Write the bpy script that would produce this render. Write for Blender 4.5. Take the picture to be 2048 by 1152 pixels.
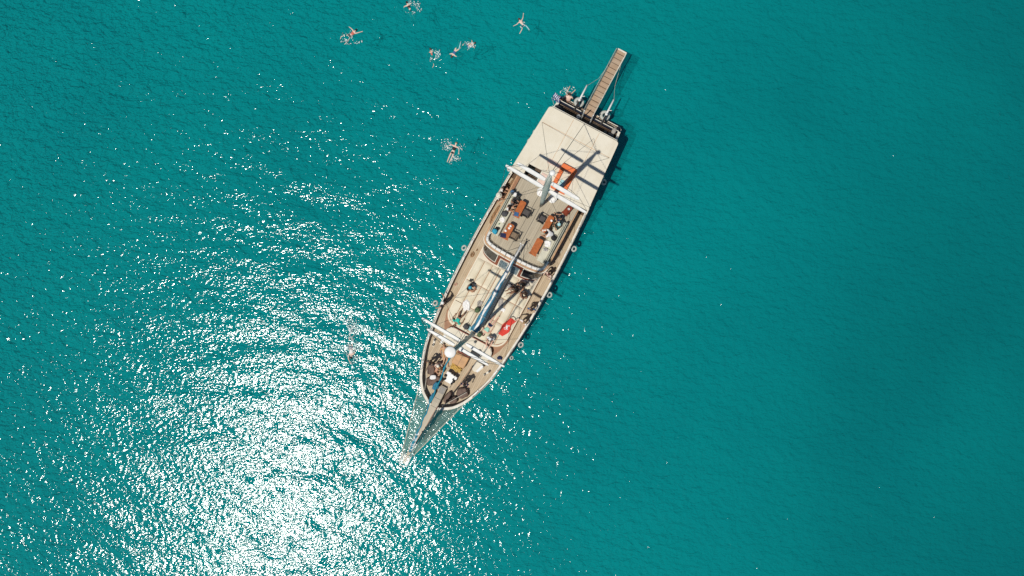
import bpy, bmesh, math, random
import numpy as np
from mathutils import Vector, Matrix, noise
R = math.radians
random.seed(7)
scene = bpy.context.scene
for o in list(bpy.data.objects):
    bpy.data.objects.remove(o)

# ------------------------------------------------------------------ camera, sky, sun, exposure
CAM_H = 54.0
cam_d = bpy.data.cameras.new('camera'); cam = bpy.data.objects.new('camera', cam_d)
scene.collection.objects.link(cam); scene.camera = cam
cam_d.sensor_width = 36.0; cam_d.lens = 36.0 * 1365.0 / 2048.0
cam_d.clip_start = 0.5; cam_d.clip_end = 12000
cam.location = (0, 0, CAM_H); cam.rotation_euler = (R(0.965), 0, 0)

SUN_DIR = Vector((-0.727 * math.sin(R(24.0)), -0.686 * math.sin(R(24.0)), math.cos(R(24.0)))).normalized()
world = bpy.data.worlds.new('World'); scene.world = world; world.use_nodes = True
wn = world.node_tree.nodes; wl = world.node_tree.links
sky = wn.new('ShaderNodeTexSky'); sky.sky_type = 'NISHITA'; sky.sun_disc = False
sky.sun_elevation = R(66.0); sky.sun_rotation = R(226.7); sky.air_density = 1.0; sky.dust_density = 0.3; sky.ozone_density = 1.0
bg = wn['Background']; bg.inputs['Strength'].default_value = 0.056
wl.new(sky.outputs[0], bg.inputs['Color'])
sun_d = bpy.data.lights.new('sun', 'SUN'); sun_d.energy = 3.7; sun_d.angle = R(0.53); sun_d.color = (1.0, 0.955, 0.88)
sun = bpy.data.objects.new('sun', sun_d); scene.collection.objects.link(sun)
sun.rotation_euler = SUN_DIR.to_track_quat('Z', 'Y').to_euler(); sun.location = (-30, -30, 80)
vs = scene.view_settings
vs.view_transform = 'Standard'; vs.look = 'None'; vs.exposure = 0.0; vs.gamma = 1.0; vs.use_curve_mapping = False
scene.cycles.max_bounces = 6; scene.cycles.diffuse_bounces = 3; scene.cycles.glossy_bounces = 3
scene.cycles.transparent_max_bounces = 8; scene.cycles.caustics_reflective = False; scene.cycles.caustics_refractive = False
scene.cycles.use_denoising = False

# ------------------------------------------------------------------ materials
def nodes_of(name):
    m = bpy.data.materials.new(name); m.use_nodes = True
    return m, m.node_tree.nodes, m.node_tree.links, m.node_tree.nodes['Principled BSDF']
def mathn(n, l, op, a, b=None, c=None):
    x = n.new('ShaderNodeMath'); x.operation = op
    for i, v in enumerate((a, b, c)):
        if v is None: continue
        if isinstance(v, (int, float)): x.inputs[i].default_value = v
        else: l.new(v, x.inputs[i])
    return x.outputs[0]
def pm(name, col, rough=0.6, var=0.18, scale=6.0, bump=0.0, metal=0.0, spec=0.4, col2=None, detail=5):
    """plain material with uneven tone and fine relief"""
    m, n, l, p = nodes_of(name)
    tc = n.new('ShaderNodeTexCoord')
    nz = n.new('ShaderNodeTexNoise'); nz.inputs['Scale'].default_value = scale; nz.inputs['Detail'].default_value = detail
    l.new(tc.outputs['Object'], nz.inputs['Vector'])
    mx = n.new('ShaderNodeMix'); mx.data_type = 'RGBA'
    rmp = n.new('ShaderNodeMapRange'); rmp.inputs[1].default_value = 0.3; rmp.inputs[2].default_value = 0.7
    l.new(nz.outputs['Fac'], rmp.inputs[0]); l.new(rmp.outputs[0], mx.inputs['Factor'])
    c2 = col2 or tuple(min(1.0, c * (1 + var * 0.5)) for c in col); c1 = col if col2 else tuple(c * (1 - var) for c in col)
    mx.inputs[6].default_value = (*c1, 1); mx.inputs[7].default_value = (*c2, 1)
    l.new(mx.outputs[2], p.inputs['Base Color'])
    p.inputs['Roughness'].default_value = rough; p.inputs['Metallic'].default_value = metal
    p.inputs['Specular IOR Level'].default_value = spec
    if bump:
        b = n.new('ShaderNodeBump'); b.inputs['Strength'].default_value = 1.0; b.inputs['Distance'].default_value = bump
        n2 = n.new('ShaderNodeTexNoise'); n2.inputs['Scale'].default_value = scale * 3; n2.inputs['Detail'].default_value = 4
        l.new(tc.outputs['Object'], n2.inputs['Vector']); l.new(n2.outputs['Fac'], b.inputs['Height']); l.new(b.outputs[0], p.inputs['Normal'])
    return m
def teak(name, c_lo, c_hi, seam, width=0.14, seam_w=0.08, wear=(0.5, 0.45, 0.36), axis='X'):
    """planks laid along the boat, each with its own tone, dark caulked seams, grain and worn patches"""
    m, n, l, p = nodes_of(name)
    tc = n.new('ShaderNodeTexCoord'); sp = n.new('ShaderNodeSeparateXYZ'); l.new(tc.outputs['Object'], sp.inputs[0])
    u = mathn(n, l, 'DIVIDE', sp.outputs[axis], width)
    fl = mathn(n, l, 'FLOOR', u); fr = mathn(n, l, 'FRACT', u)
    wnz = n.new('ShaderNodeTexWhiteNoise'); wnz.noise_dimensions = '1D'; l.new(fl, wnz.inputs['W'])
    mp = n.new('ShaderNodeMapping'); mp.inputs['Scale'].default_value = (14, 1.6, 14) if axis == 'X' else (1.6, 14, 14); l.new(tc.outputs['Object'], mp.inputs[0])
    gr = n.new('ShaderNodeTexNoise'); gr.inputs['Scale'].default_value = 1.0; gr.inputs['Detail'].default_value = 6; l.new(mp.outputs[0], gr.inputs['Vector'])
    t = mathn(n, l, 'ADD', mathn(n, l, 'MULTIPLY', wnz.outputs[0], 0.55), mathn(n, l, 'MULTIPLY', gr.outputs['Fac'], 0.5))
    mx = n.new('ShaderNodeMix'); mx.data_type = 'RGBA'; l.new(t, mx.inputs['Factor'])
    mx.inputs[6].default_value = (*c_lo, 1); mx.inputs[7].default_value = (*c_hi, 1)
    wz = n.new('ShaderNodeTexNoise'); wz.inputs['Scale'].default_value = 0.8; wz.inputs['Detail'].default_value = 6; l.new(tc.outputs['Object'], wz.inputs['Vector'])
    wr = n.new('ShaderNodeMapRange'); wr.inputs[1].default_value = 0.5; wr.inputs[2].default_value = 0.75; wr.inputs[4].default_value = 0.6; l.new(wz.outputs['Fac'], wr.inputs[0])
    m2 = n.new('ShaderNodeMix'); m2.data_type = 'RGBA'; l.new(wr.outputs[0], m2.inputs['Factor']); l.new(mx.outputs[2], m2.inputs[6]); m2.inputs[7].default_value = (*wear, 1)
    sm = mathn(n, l, 'LESS_THAN', fr, seam_w)
    m3 = n.new('ShaderNodeMix'); m3.data_type = 'RGBA'; l.new(sm, m3.inputs['Factor']); l.new(m2.outputs[2], m3.inputs[6]); m3.inputs[7].default_value = (*seam, 1)
    l.new(m3.outputs[2], p.inputs['Base Color']); p.inputs['Roughness'].default_value = 0.7; p.inputs['Specular IOR Level'].default_value = 0.25
    return m
def stripes(name, c1, c2, width, axis='X', rough=0.8):
    m, n, l, p = nodes_of(name)
    tc = n.new('ShaderNodeTexCoord'); sp = n.new('ShaderNodeSeparateXYZ'); l.new(tc.outputs['Object'], sp.inputs[0])
    f = mathn(n, l, 'LESS_THAN', mathn(n, l, 'FRACT', mathn(n, l, 'DIVIDE', sp.outputs[axis], width)), 0.5)
    mx = n.new('ShaderNodeMix'); mx.data_type = 'RGBA'; l.new(f, mx.inputs['Factor'])
    mx.inputs[6].default_value = (*c1, 1); mx.inputs[7].default_value = (*c2, 1)
    l.new(mx.outputs[2], p.inputs['Base Color']); p.inputs['Roughness'].default_value = rough
    return m

M = {}
M['hull'] = pm('hull_paint', (0.62, 0.62, 0.58), 0.35, 0.15, 2.0)
M['navy_hull'] = pm('navy_transom_paint', (0.012, 0.018, 0.035), 0.3, 0.3, 2.0)
M['rail'] = pm('cream_rail_paint', (0.74, 0.69, 0.58), 0.5, 0.22, 3.0)
M['bulwark'] = pm('bulwark_paint', (0.6, 0.53, 0.42), 0.6, 0.25, 2.0)
M['white'] = pm('white_paint', (0.80, 0.79, 0.75), 0.4, 0.1, 4.0)
M['cream'] = pm('cream_gelcoat', (0.70, 0.63, 0.49), 0.55, 0.13, 1.6)
M['canvas'] = pm('cream_canvas', (0.73, 0.68, 0.555), 0.8, 0.0, 0.8, bump=0.025, col2=(0.665, 0.60, 0.465))
def awning_canvas():
    m = M['canvas']; n = m.node_tree.nodes; l = m.node_tree.links; p = n['Principled BSDF']; src = p.inputs['Base Color'].links[0].from_socket
    tc = n.new('ShaderNodeTexCoord'); mp = n.new('ShaderNodeMapping'); mp.inputs['Scale'].default_value = (2.6, 0.32, 1); l.new(tc.outputs['Object'], mp.inputs[0])
    nz = n.new('ShaderNodeTexNoise'); nz.inputs['Scale'].default_value = 1.0; nz.inputs['Detail'].default_value = 7; nz.inputs['Roughness'].default_value = 0.65; l.new(mp.outputs[0], nz.inputs['Vector'])
    r_ = n.new('ShaderNodeMapRange'); r_.inputs[1].default_value = 0.53; r_.inputs[2].default_value = 0.78; r_.inputs[4].default_value = 0.55; l.new(nz.outputs['Fac'], r_.inputs[0])
    mx = n.new('ShaderNodeMix'); mx.data_type = 'RGBA'; l.new(r_.outputs[0], mx.inputs['Factor']); l.new(src, mx.inputs[6]); mx.inputs[7].default_value = (0.52, 0.43, 0.28, 1); l.new(mx.outputs[2], p.inputs['Base Color'])
awning_canvas()
M['mat'] = pm('cream_mattress_vinyl', (0.72, 0.65, 0.50), 0.6, 0.0, 1.1, bump=0.006, col2=(0.63, 0.555, 0.40))
M['sofa'] = pm('pale_green_cushion', (0.58, 0.56, 0.44), 0.8, 0.15, 3.0, bump=0.004)
M['sofa_back'] = pm('grey_green_cushion', (0.48, 0.48, 0.38), 0.8, 0.2, 3.0, bump=0.004)
M['deck'] = teak('teak_side_deck', (0.41, 0.315, 0.205), (0.56, 0.455, 0.32), (0.24, 0.18, 0.115), wear=(0.60, 0.52, 0.40))
M['updeck'] = teak('weathered_upper_deck', (0.36, 0.31, 0.225), (0.47, 0.41, 0.305), (0.25, 0.205, 0.14), 0.16, 0.06, wear=(0.48, 0.43, 0.33))
M['sprit'] = teak('pale_bowsprit_boards', (0.46, 0.40, 0.30), (0.56, 0.50, 0.39), (0.33, 0.28, 0.2), 0.13, 0.05, wear=(0.54, 0.48, 0.38))
M['aft'] = teak('dark_aft_deck', (0.10, 0.06, 0.035), (0.16, 0.10, 0.06), (0.03, 0.02, 0.015))  # dark brown has the awning's shade painted into the deck colour
M['gang'] = teak('gangway_boards', (0.34, 0.235, 0.15), (0.46, 0.33, 0.22), (0.22, 0.15, 0.1), 0.11, 0.05, axis='Y')
M['wedge'] = pm('brown_varnished_panel', (0.32, 0.155, 0.075), 0.5, 0.25, 3.0)
M['mahogany'] = pm('mahogany', (0.22, 0.042, 0.016), 0.28, 0.35, 5.0)
M['trim'] = pm('varnished_trim', (0.50, 0.30, 0.16), 0.4, 0.25, 6.0)
M['table'] = pm('orange_varnished_wood', (0.44, 0.125, 0.032), 0.32, 0.35, 4.0)
M['hatch'] = pm('tan_hatch', (0.53, 0.29, 0.12), 0.5, 0.2, 3.0)
M['orange'] = pm('orange_canvas', (0.78, 0.185, 0.055), 0.75, 0.14, 4.0, bump=0.01)
M['glass'] = pm('dark_window_glass', (0.018, 0.019, 0.023), 0.06, 0.4, 3.0, spec=0.6)
M['glassblue'] = pm('blue_window_glass', (0.03, 0.07, 0.10), 0.08, 0.5, 9.0, col2=(0.22, 0.30, 0.33))
M['alu'] = pm('grey_mast_aluminium', (0.40, 0.42, 0.40), 0.4, 0.15, 4.0, metal=0.3)
M['sailbag'] = pm('pale_grey_sail', (0.52, 0.55, 0.49), 0.8, 0.2, 5.0, bump=0.01)
M['blue'] = pm('blue_sail_cover', (0.045, 0.20, 0.31), 0.75, 0.4, 4.0, bump=0.012)
M['teal'] = pm('teal_sail_strip', (0.02, 0.27, 0.38), 0.7, 0.3, 8.0)
M['steel'] = pm('stainless_steel', (0.55, 0.55, 0.53), 0.25, 0.1, 8.0, metal=0.9)
M['wire'] = pm('dark_rigging_wire', (0.07, 0.06, 0.05), 0.5, 0.2)
M['rope'] = pm('pale_rope', (0.56, 0.52, 0.42), 0.9, 0.25, 12)
M['netcord'] = pm('net_cord', (0.30, 0.36, 0.29), 0.9, 0.25, 6)
M['ropetan'] = pm('brown_rope', (0.38, 0.22, 0.11), 0.9, 0.5, 9)
M['yellow'] = pm('yellow_rope', (0.62, 0.40, 0.10), 0.9, 0.3, 9)
M['fender'] = pm('white_fender_rubber', (0.50, 0.51, 0.46), 0.55, 0.3, 5)
M['black'] = pm('black_rubber', (0.014, 0.013, 0.012), 0.6, 0.4, 8)
M['darkmesh'] = pm('dark_grey_mesh_fabric', (0.085, 0.075, 0.072), 0.85, 0.25, 12)
M['brownmesh'] = pm('brown_mesh_fabric', (0.22, 0.16, 0.105), 0.85, 0.25, 12)
M['bean'] = pm('brown_beanbag_fabric', (0.185, 0.125, 0.098), 0.9, 0.2, 3.0, bump=0.012)
M['platform'] = pm('weathered_grating', (0.24, 0.16, 0.10), 0.8, 0.7, 9.0, col2=(0.52, 0.42, 0.31))
M['pink'] = pm('pale_pink_cushion', (0.72, 0.53, 0.43), 0.8, 0.12, 3)
M['whitecloth'] = pm('white_cloth', (0.80, 0.78, 0.75), 0.9, 0.12, 6, bump=0.006)
M['greycloth'] = pm('grey_cloth', (0.36, 0.33, 0.29), 0.9, 0.2, 6, bump=0.006)
M['redcloth'] = pm('red_cloth', (0.66, 0.055, 0.035), 0.85, 0.18, 4, bump=0.006)
M['bluecloth'] = pm('blue_cloth', (0.045, 0.13, 0.27), 0.85, 0.3, 6, bump=0.006)
M['navycloth'] = pm('navy_cloth', (0.015, 0.022, 0.075), 0.85, 0.3, 6, bump=0.006)
M['cyan'] = pm('cyan_cloth', (0.03, 0.34, 0.48), 0.85, 0.3, 6, bump=0.006)
M['palecyan'] = pm('pale_cyan_cloth', (0.36, 0.62, 0.64), 0.85, 0.2, 6, bump=0.006)
M['mint'] = pm('mint_cloth', (0.30, 0.62, 0.50), 0.85, 0.2, 6)
M['jade'] = pm('jade_green_cloth', (0.02, 0.46, 0.36), 0.8, 0.25, 6)
M['green'] = pm('green_fabric', (0.05, 0.09, 0.04), 0.85, 0.4, 6, col2=(0.12, 0.17, 0.08))
M['brightgreen'] = pm('bright_green_plastic', (0.05, 0.42, 0.12), 0.5, 0.2)
M['darkgreen'] = pm('dark_green_cloth', (0.014, 0.035, 0.028), 0.9, 0.3, 6)
M['blackcloth'] = pm('black_cloth', (0.022, 0.021, 0.022), 0.9, 0.5, 6)
M['charcoal'] = pm('charcoal_cloth', (0.075, 0.075, 0.078), 0.9, 0.3, 6)
M['jeans'] = pm('denim', (0.07, 0.15, 0.26), 0.9, 0.3, 8)
M['patterned'] = pm('patterned_cloth', (0.05, 0.055, 0.08), 0.9, 0.0, 14.0, col2=(0.6, 0.56, 0.5), detail=1)
M['stripecloth'] = stripes('grey_striped_cloth', (0.46, 0.42, 0.37), (0.25, 0.225, 0.2), 0.11)
M['coral'] = pm('coral_cloth', (0.5, 0.13, 0.09), 0.85, 0.3, 6)
M['skin1'] = pm('light_skin', (0.66, 0.40, 0.29), 0.5, 0.12, 6)
M['skin2'] = pm('tanned_skin', (0.50, 0.27, 0.16), 0.5, 0.15, 6)
M['skin3'] = pm('brown_skin', (0.27, 0.135, 0.075), 0.5, 0.15, 6)
M['skin4'] = pm('pale_skin', (0.74, 0.52, 0.42), 0.5, 0.1, 6)
M['hairblack'] = pm('black_hair', (0.012, 0.010, 0.009), 0.5, 0.4, 20)
M['hairbrown'] = pm('brown_hair', (0.07, 0.035, 0.018), 0.5, 0.4, 20)
M['hairblond'] = pm('blond_hair', (0.35, 0.22, 0.10), 0.55, 0.3, 20)
M['hairred'] = pm('auburn_hair', (0.10, 0.022, 0.014), 0.5, 0.3, 20)
M['straw'] = pm('white_straw', (0.74, 0.71, 0.60), 0.85, 0.2, 16)
M['flagblue'] = pm('flag_blue', (0.012, 0.06, 0.28), 0.8, 0.2)
M['foam'] = pm('sea_foam', (0.70, 0.78, 0.76), 0.9, 0.15, 3)

# ------------------------------------------------------------------ building helpers
col = scene.collection
TH = R(-28.07)
def cam_ground(px, py, z=0.0):
    """where the line of sight through a photo pixel meets height z (used for survey of positions on the water)"""
    a = R(0.965); dx = (px - 1024) / 1365.0; dy = -(py - 576) / 1365.0
    y = dy * math.cos(a) + math.sin(a); zz = dy * math.sin(a) - math.cos(a); t = (z - CAM_H) / zz
    return Vector((dx * t, y * t, z))
_o = cam_ground(1000, 540)
BOAT = Matrix.Translation((_o.x, _o.y, 0)) @ Matrix.Rotation(TH, 4, 'Z') @ Matrix.Translation((0.58, 0, 0))

class MB:
    def __init__(s): s.v = []; s.f = []; s.m = []; s.mi = 0
    def add(s, vs_, fs):
        b = len(s.v); s.v += [tuple(x) for x in vs_]; s.f += [tuple(b + i for i in f) for f in fs]; s.m += [s.mi] * len(fs); return s
    def box(s, c, d, rz=0.0, rx=0.0, ry=0.0, taper=1.0):
        m = Matrix.Rotation(rz, 3, 'Z') @ Matrix.Rotation(ry, 3, 'Y') @ Matrix.Rotation(rx, 3, 'X')
        vs_ = []
        for z in (-1, 1):
            k = taper if z > 0 else 1.0
            for x, y in ((-1, -1), (1, -1), (1, 1), (-1, 1)):
                vs_.append(Vector(c) + m @ Vector((x * d[0] / 2 * k, y * d[1] / 2 * k, z * d[2] / 2)))
        return s.add(vs_, [(3, 2, 1, 0), (4, 5, 6, 7), (0, 1, 5, 4), (1, 2, 6, 5), (2, 3, 7, 6), (3, 0, 4, 7)])
    def bbox(s, c, d, b=0.03, rz=0.0):
        """box with chamfered top and upright edges"""
        x, y, z = d[0] / 2, d[1] / 2, d[2]
        def ring(ix, zz, ch): 
            X, Y = x - ix, y - ix
            return [(X - ch, -Y, zz), (X, -Y + ch, zz), (X, Y - ch, zz), (X - ch, Y, zz), (-X + ch, Y, zz), (-X, Y - ch, zz), (-X, -Y + ch, zz), (-X + ch, -Y, zz)]
        m = Matrix.Translation(c) @ Matrix.Rotation(rz, 4, 'Z')
        rs = [ring(0, -z / 2, b), ring(0, z / 2 - b, b), ring(b * 0.4, z / 2 - b * 0.3, b), ring(b, z / 2, b)]
        vs_ = [m @ Vector(p) for r_ in rs for p in r_]
        fs = [(i + 8 * k, (i + 1) % 8 + 8 * k, (i + 1) % 8 + 8 * k + 8, i + 8 * k + 8) for k in range(3) for i in range(8)]
        fs += [tuple(reversed(range(8))), tuple(range(24, 32))]
        return s.add(vs_, fs)
    def prism(s, poly, z0, z1, inset=0.0):
        n = len(poly)
        a = sum(poly[i][0] * poly[(i + 1) % n][1] - poly[(i + 1) % n][0] * poly[i][1] for i in range(n))
        if a < 0: poly = list(reversed(poly))
        vs_ = [(x, y, z0(x, y) if callable(z0) else z0) for x, y in poly] + [(x, y, z1(x, y) if callable(z1) else z1) for x, y in poly]
        return s.add(vs_, [tuple(reversed(range(n))), tuple(range(n, 2 * n))] + [(i, (i + 1) % n, n + (i + 1) % n, n + i) for i in range(n)])
    def tube(s, pts, r, n=6, cap=True, flat=1.0):
        pts = [Vector(p) for p in pts]; k = len(pts)
        rs = r if isinstance(r, (list, tuple)) else [r] * k
        vs_ = []
        for i, p in enumerate(pts):
            t = (pts[min(i + 1, k - 1)] - pts[max(i - 1, 0)]).normalized()
            up = Vector((0, 0, 1)) if abs(t.z) < 0.95 else Vector((0, 1, 0))
            u = t.cross(up).normalized(); w = u.cross(t)
            for j in range(n):
                a = 2 * math.pi * j / n
                vs_.append(p + u * math.cos(a) * rs[i] + w * math.sin(a) * rs[i] * flat)
        fs = [(i * n + j, i * n + (j + 1) % n, (i + 1) * n + (j + 1) % n, (i + 1) * n + j) for i in range(k - 1) for j in range(n)]
        if cap: fs += [tuple(reversed(range(n))), tuple(range((k - 1) * n, k * n))]
        return s.add(vs_, fs)
    def lathe(s, prof, n=16, c=(0, 0, 0), m=None):
        vs_ = []; m = m or Matrix.Identity(3)
        for r_, z in prof:
            for j in range(n):
                a = 2 * math.pi * j / n; vs_.append(Vector(c) + m @ Vector((r_ * math.cos(a), r_ * math.sin(a), z)))
        k = len(prof)
        fs = [(i * n + j, i * n + (j + 1) % n, (i + 1) * n + (j + 1) % n, (i + 1) * n + j) for i in range(k - 1) for j in range(n)]
        fs += [tuple(reversed(range(n))), tuple(range((k - 1) * n, k * n))]
        return s.add(vs_, fs)
    def torus(s, c, R_, r_, m=None, n=20, k=8, a0=0.0, a1=2 * math.pi):
        m = m or Matrix.Identity(3); vs_ = []; full = abs(a1 - a0 - 2 * math.pi) < 1e-6; nn = n if full else n + 1
        for i in range(nn):
            a = a0 + (a1 - a0) * i / n
            for j in range(k):
                b = 2 * math.pi * j / k
                vs_.append(Vector(c) + m @ Vector(((R_ + r_ * math.cos(b)) * math.cos(a), (R_ + r_ * math.cos(b)) * math.sin(a), r_ * math.sin(b))))
        fs = [(i * k + j, ((i + 1) % nn) * k + j, ((i + 1) % nn) * k + (j + 1) % k, i * k + (j + 1) % k) for i in range(nn if full else n) for j in range(k)]
        return s.add(vs_, fs)
    def lump(s, c, rad, amp=0.1, seed=0, e=1.0, nu=18, nv=10, freq=2.0, rz=0.0, floor=None):
        """lumpy rounded body (super-ellipsoid pushed about by noise)"""
        def pw(t): return math.copysign(abs(t) ** e, t)
        m = Matrix.Rotation(rz, 3, 'Z'); vs_ = []
        for i in range(nv + 1):
            ph = -math.pi / 2 + math.pi * i / nv
            for j in range(nu):
                t = 2 * math.pi * j / nu
                d = Vector((pw(math.cos(ph)) * pw(math.cos(t)), pw(math.cos(ph)) * pw(math.sin(t)), pw(math.sin(ph))))
                k = 1 + amp * noise.noise(d * freq + Vector((seed * 3.1, seed * 1.7, seed)))
                p = m @ Vector((d.x * rad[0] * k, d.y * rad[1] * k, d.z * rad[2] * k)) + Vector(c)
                if floor is not None and p.z < floor: p.z = floor
                vs_.append(p)
        fs = [(i * nu + j, i * nu + (j + 1) % nu, (i + 1) * nu + (j + 1) % nu, (i + 1) * nu + j) for i in range(nv) for j in range(nu)]
        return s.add(vs_, fs)
    def loft(s, rings, closed=False):
        n = len(rings[0]); vs_ = [p for r_ in rings for p in r_]; e = n if closed else n - 1
        return s.add(vs_, [(i * n + j, i * n + (j + 1) % n, (i + 1) * n + (j + 1) % n, (i + 1) * n + j) for i in range(len(rings) - 1) for j in range(e)])
    def build(s, name, mat, parent=None, smooth=False, kind=None, mats=None):
        me = bpy.data.meshes.new(name); me.from_pydata(s.v, [], s.f); me.validate()
        for m_ in (mats or [mat]): me.materials.append(M[m_] if isinstance(m_, str) else m_)
        if mats: me.polygons.foreach_set('material_index', s.m)
        if smooth: me.polygons.foreach_set('use_smooth', [True] * len(me.polygons))
        bm = bmesh.new(); bm.from_mesh(me); bmesh.ops.recalc_face_normals(bm, faces=bm.faces); bm.to_mesh(me); bm.free()
        o = bpy.data.objects.new(name, me); col.objects.link(o)
        if parent: o.parent = parent
        if kind: o['kind'] = kind
        return o
def tag(o, label, cat, group=None):
    o['label'] = label; o['category'] = cat
    if group: o['group'] = group
    return o
def thing(name, label, cat, loc, rot=0.0, group=None, on_boat=True):
    """an Empty at the thing's base; loc in boat metres (or in world metres on the water)"""
    o = bpy.data.objects.new(name, None); col.objects.link(o); o.empty_display_size = 0.2
    place(o, loc, rot, on_boat)
    return tag(o, label, cat, group)
def place(o, loc, rot=0.0, on_boat=True):
    o.location = (BOAT @ Vector(loc)) if on_boat else Vector(loc)
    o.rotation_euler = (0, 0, rot + (TH if on_boat else 0.0))
def single(mb, name, mat, label, cat, loc, rot=0.0, group=None, smooth=False, on_boat=True, mats=None):
    o = mb.build(name, mat, None, smooth, mats=mats); place(o, loc, rot, on_boat); return tag(o, label, cat, group)
def copy_tree(o, parent=None):
    c = o.copy(); col.objects.link(c); c.parent = parent
    for ch in o.children: copy_tree(ch, c)
    return c
def catmull(pts, k=5):
    out = []; P = [pts[0]] + list(pts) + [pts[-1]]
    for i in range(1, len(P) - 2):
        p0, p1, p2, p3 = (Vector(q) for q in P[i - 1:i + 3])
        for j in range(k):
            t = j / k
            out.append(0.5 * ((2 * p1) + (-p0 + p2) * t + (2 * p0 - 5 * p1 + 4 * p2 - p3) * t * t + (-p0 + 3 * p1 - 3 * p2 + p3) * t ** 3))
    out.append(Vector(pts[-1])); return out
def lerp(a, b, t): return a + (b - a) * t

# ------------------------------------------------------------------ the sea
def make_sea():
    dx = 0.1; N = 1024; rng = np.random.default_rng(11)
    kx = 2 * np.pi * np.fft.fftfreq(N, dx)[None, :]; ky = 2 * np.pi * np.fft.fftfreq(N, dx)[:, None]
    k = np.sqrt(kx ** 2 + ky ** 2); k[0, 0] = 1e-6
    def field(lam, width, kdir, spread, slope):
        k0 = 2 * np.pi / lam
        amp = np.exp(-0.5 * (np.log(k / k0) / width) ** 2) / k ** 1.0
        if spread is not None:
            c = (kx * kdir[0] + ky * kdir[1]) / k
            amp = amp * (np.abs(c) ** spread + 0.04)
        amp[0, 0] = 0
        sp = amp / np.sqrt(k) * np.exp(2j * np.pi * rng.random((N, N)))
        h = np.real(np.fft.ifft2(sp))
        gy, gx = np.gradient(h, dx)
        return h * slope / np.sqrt((gx ** 2 + gy ** 2).mean())
    unit = lambda f_: f_ / f_.std()
    env = np.exp(0.30 * unit(field(7.0, 0.6, (0, 1), None, 1.0))); env2 = np.exp(0.85 * unit(field(1.3, 0.5, (0, 1), None, 1.0)))
    h = field(3.4, 0.4, (0.24, 0.97), 5, 0.030) + field(1.5, 0.35, (0.30, 0.954), 3, 0.034) + field(0.75, 0.3, (0.4, 0.92), 0.7, 0.028) * env + field(0.46, 0.22, (0.4, 0.92), None, 0.027) * env2
    nx, ny = 1000, 640
    h = h[:ny, :nx]
    X = (np.arange(nx) - (nx - 1) / 2) * dx; Y = (np.arange(ny) - (ny - 1) / 2) * dx
    ex = np.clip((nx * dx / 2 - np.abs(X)) / 3.0, 0, 1)[None, :]; ey = np.clip((ny * dx / 2 - np.abs(Y)) / 3.0, 0, 1)[:, None]
    # the wind comes from the west: the boat and the shore behind it keep the eastern water calmer
    h = h * 0.88
    lee = np.clip((X + 12.0) / 26.0, 0, 1)[None, :]; lee = lee * lee * (3 - 2 * lee)
    h = h * ex * ey * (1.0 - 0.10 * lee)
    XX, YY = np.meshgrid(X, Y)
    # rings of ripples pushed out by the rocking hull (distance from the boat's own line)
    a0 = BOAT @ Vector((0, -9, 0)); a1 = BOAT @ Vector((0, 12.5, 0)); ax = np.array([a1.x - a0.x, a1.y - a0.y]); L2 = (ax ** 2).sum()
    tt = np.clip(((XX - a0.x) * ax[0] + (YY - a0.y) * ax[1]) / L2, 0, 1); dd = np.hypot(XX - a0.x - tt * ax[0], YY - a0.y - tt * ax[1])
    wob = 0.8 * unit(field(9.0, 0.5, (0, 1), None, 1.0))[:ny, :nx]
    h = h + 0.0038 * np.sin(dd * 2 * np.pi / 1.05 + wob * 2.0) * np.exp(-np.maximum(dd - 3.3, 0) / 5.5) * ex * ey
    co = np.stack([XX.ravel(), YY.ravel(), h.ravel()], 1)
    i = np.arange(nx * ny).reshape(ny, nx)
    q = np.stack([i[:-1, :-1].ravel(), i[:-1, 1:].ravel(), i[1:, 1:].ravel(), i[1:, :-1].ravel()], 1)
    B = 5000.0
    far = np.array([[-B, -B, 0], [B, -B, 0], [B, B, 0], [-B, B, 0]]); n0 = len(co); co = np.vstack([co, far])
    c = [i[0, 0], i[0, -1], i[-1, -1], i[-1, 0]]
    q = np.vstack([q, [[n0, n0 + 1, c[1], c[0]], [n0 + 1, n0 + 2, c[2], c[1]], [n0 + 2, n0 + 3, c[3], c[2]], [n0 + 3, n0, c[0], c[3]]]])
    me = bpy.data.meshes.new('sea'); me.vertices.add(len(co)); me.vertices.foreach_set('co', co.ravel())
    me.loops.add(q.size); me.loops.foreach_set('vertex_index', q.ravel().astype(np.int32))
    me.polygons.add(len(q)); me.polygons.foreach_set('loop_start', np.arange(0, q.size, 4, dtype=np.int32))
    me.polygons.foreach_set('use_smooth', np.ones(len(q), dtype=bool)); me.update(calc_edges=True)
    o = bpy.data.objects.new('sea', me); col.objects.link(o); o['kind'] = 'structure'
    m, n, l, p = nodes_of('sea_water')
    tc = n.new('ShaderNodeTexCoord')
    # water colour: clear shallows with darker and lighter patches of bottom, vignette and depth darkening painted in toward the east
    nz = n.new('ShaderNodeTexNoise'); nz.inputs['Scale'].default_value = 0.05; nz.inputs['Detail'].default_value = 4; l.new(tc.outputs['Object'], nz.inputs['Vector'])
    sp = n.new('ShaderNodeSeparateXYZ'); l.new(tc.outputs['Object'], sp.inputs[0])
    vig_depth = n.new('ShaderNodeMapRange'); vig_depth.interpolation_type = 'SMOOTHSTEP'; vig_depth.inputs[1].default_value = -5; vig_depth.inputs[2].default_value = 50; l.new(sp.outputs['X'], vig_depth.inputs[0])
    t = mathn(n, l, 'ADD', mathn(n, l, 'MULTIPLY', vig_depth.outputs[0], 0.75), mathn(n, l, 'MULTIPLY', mathn(n, l, 'SUBTRACT', nz.outputs['Fac'], 0.5), 0.7)); 
    mx = n.new('ShaderNodeMix'); mx.data_type = 'RGBA'; l.new(t, mx.inputs['Factor'])
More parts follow.
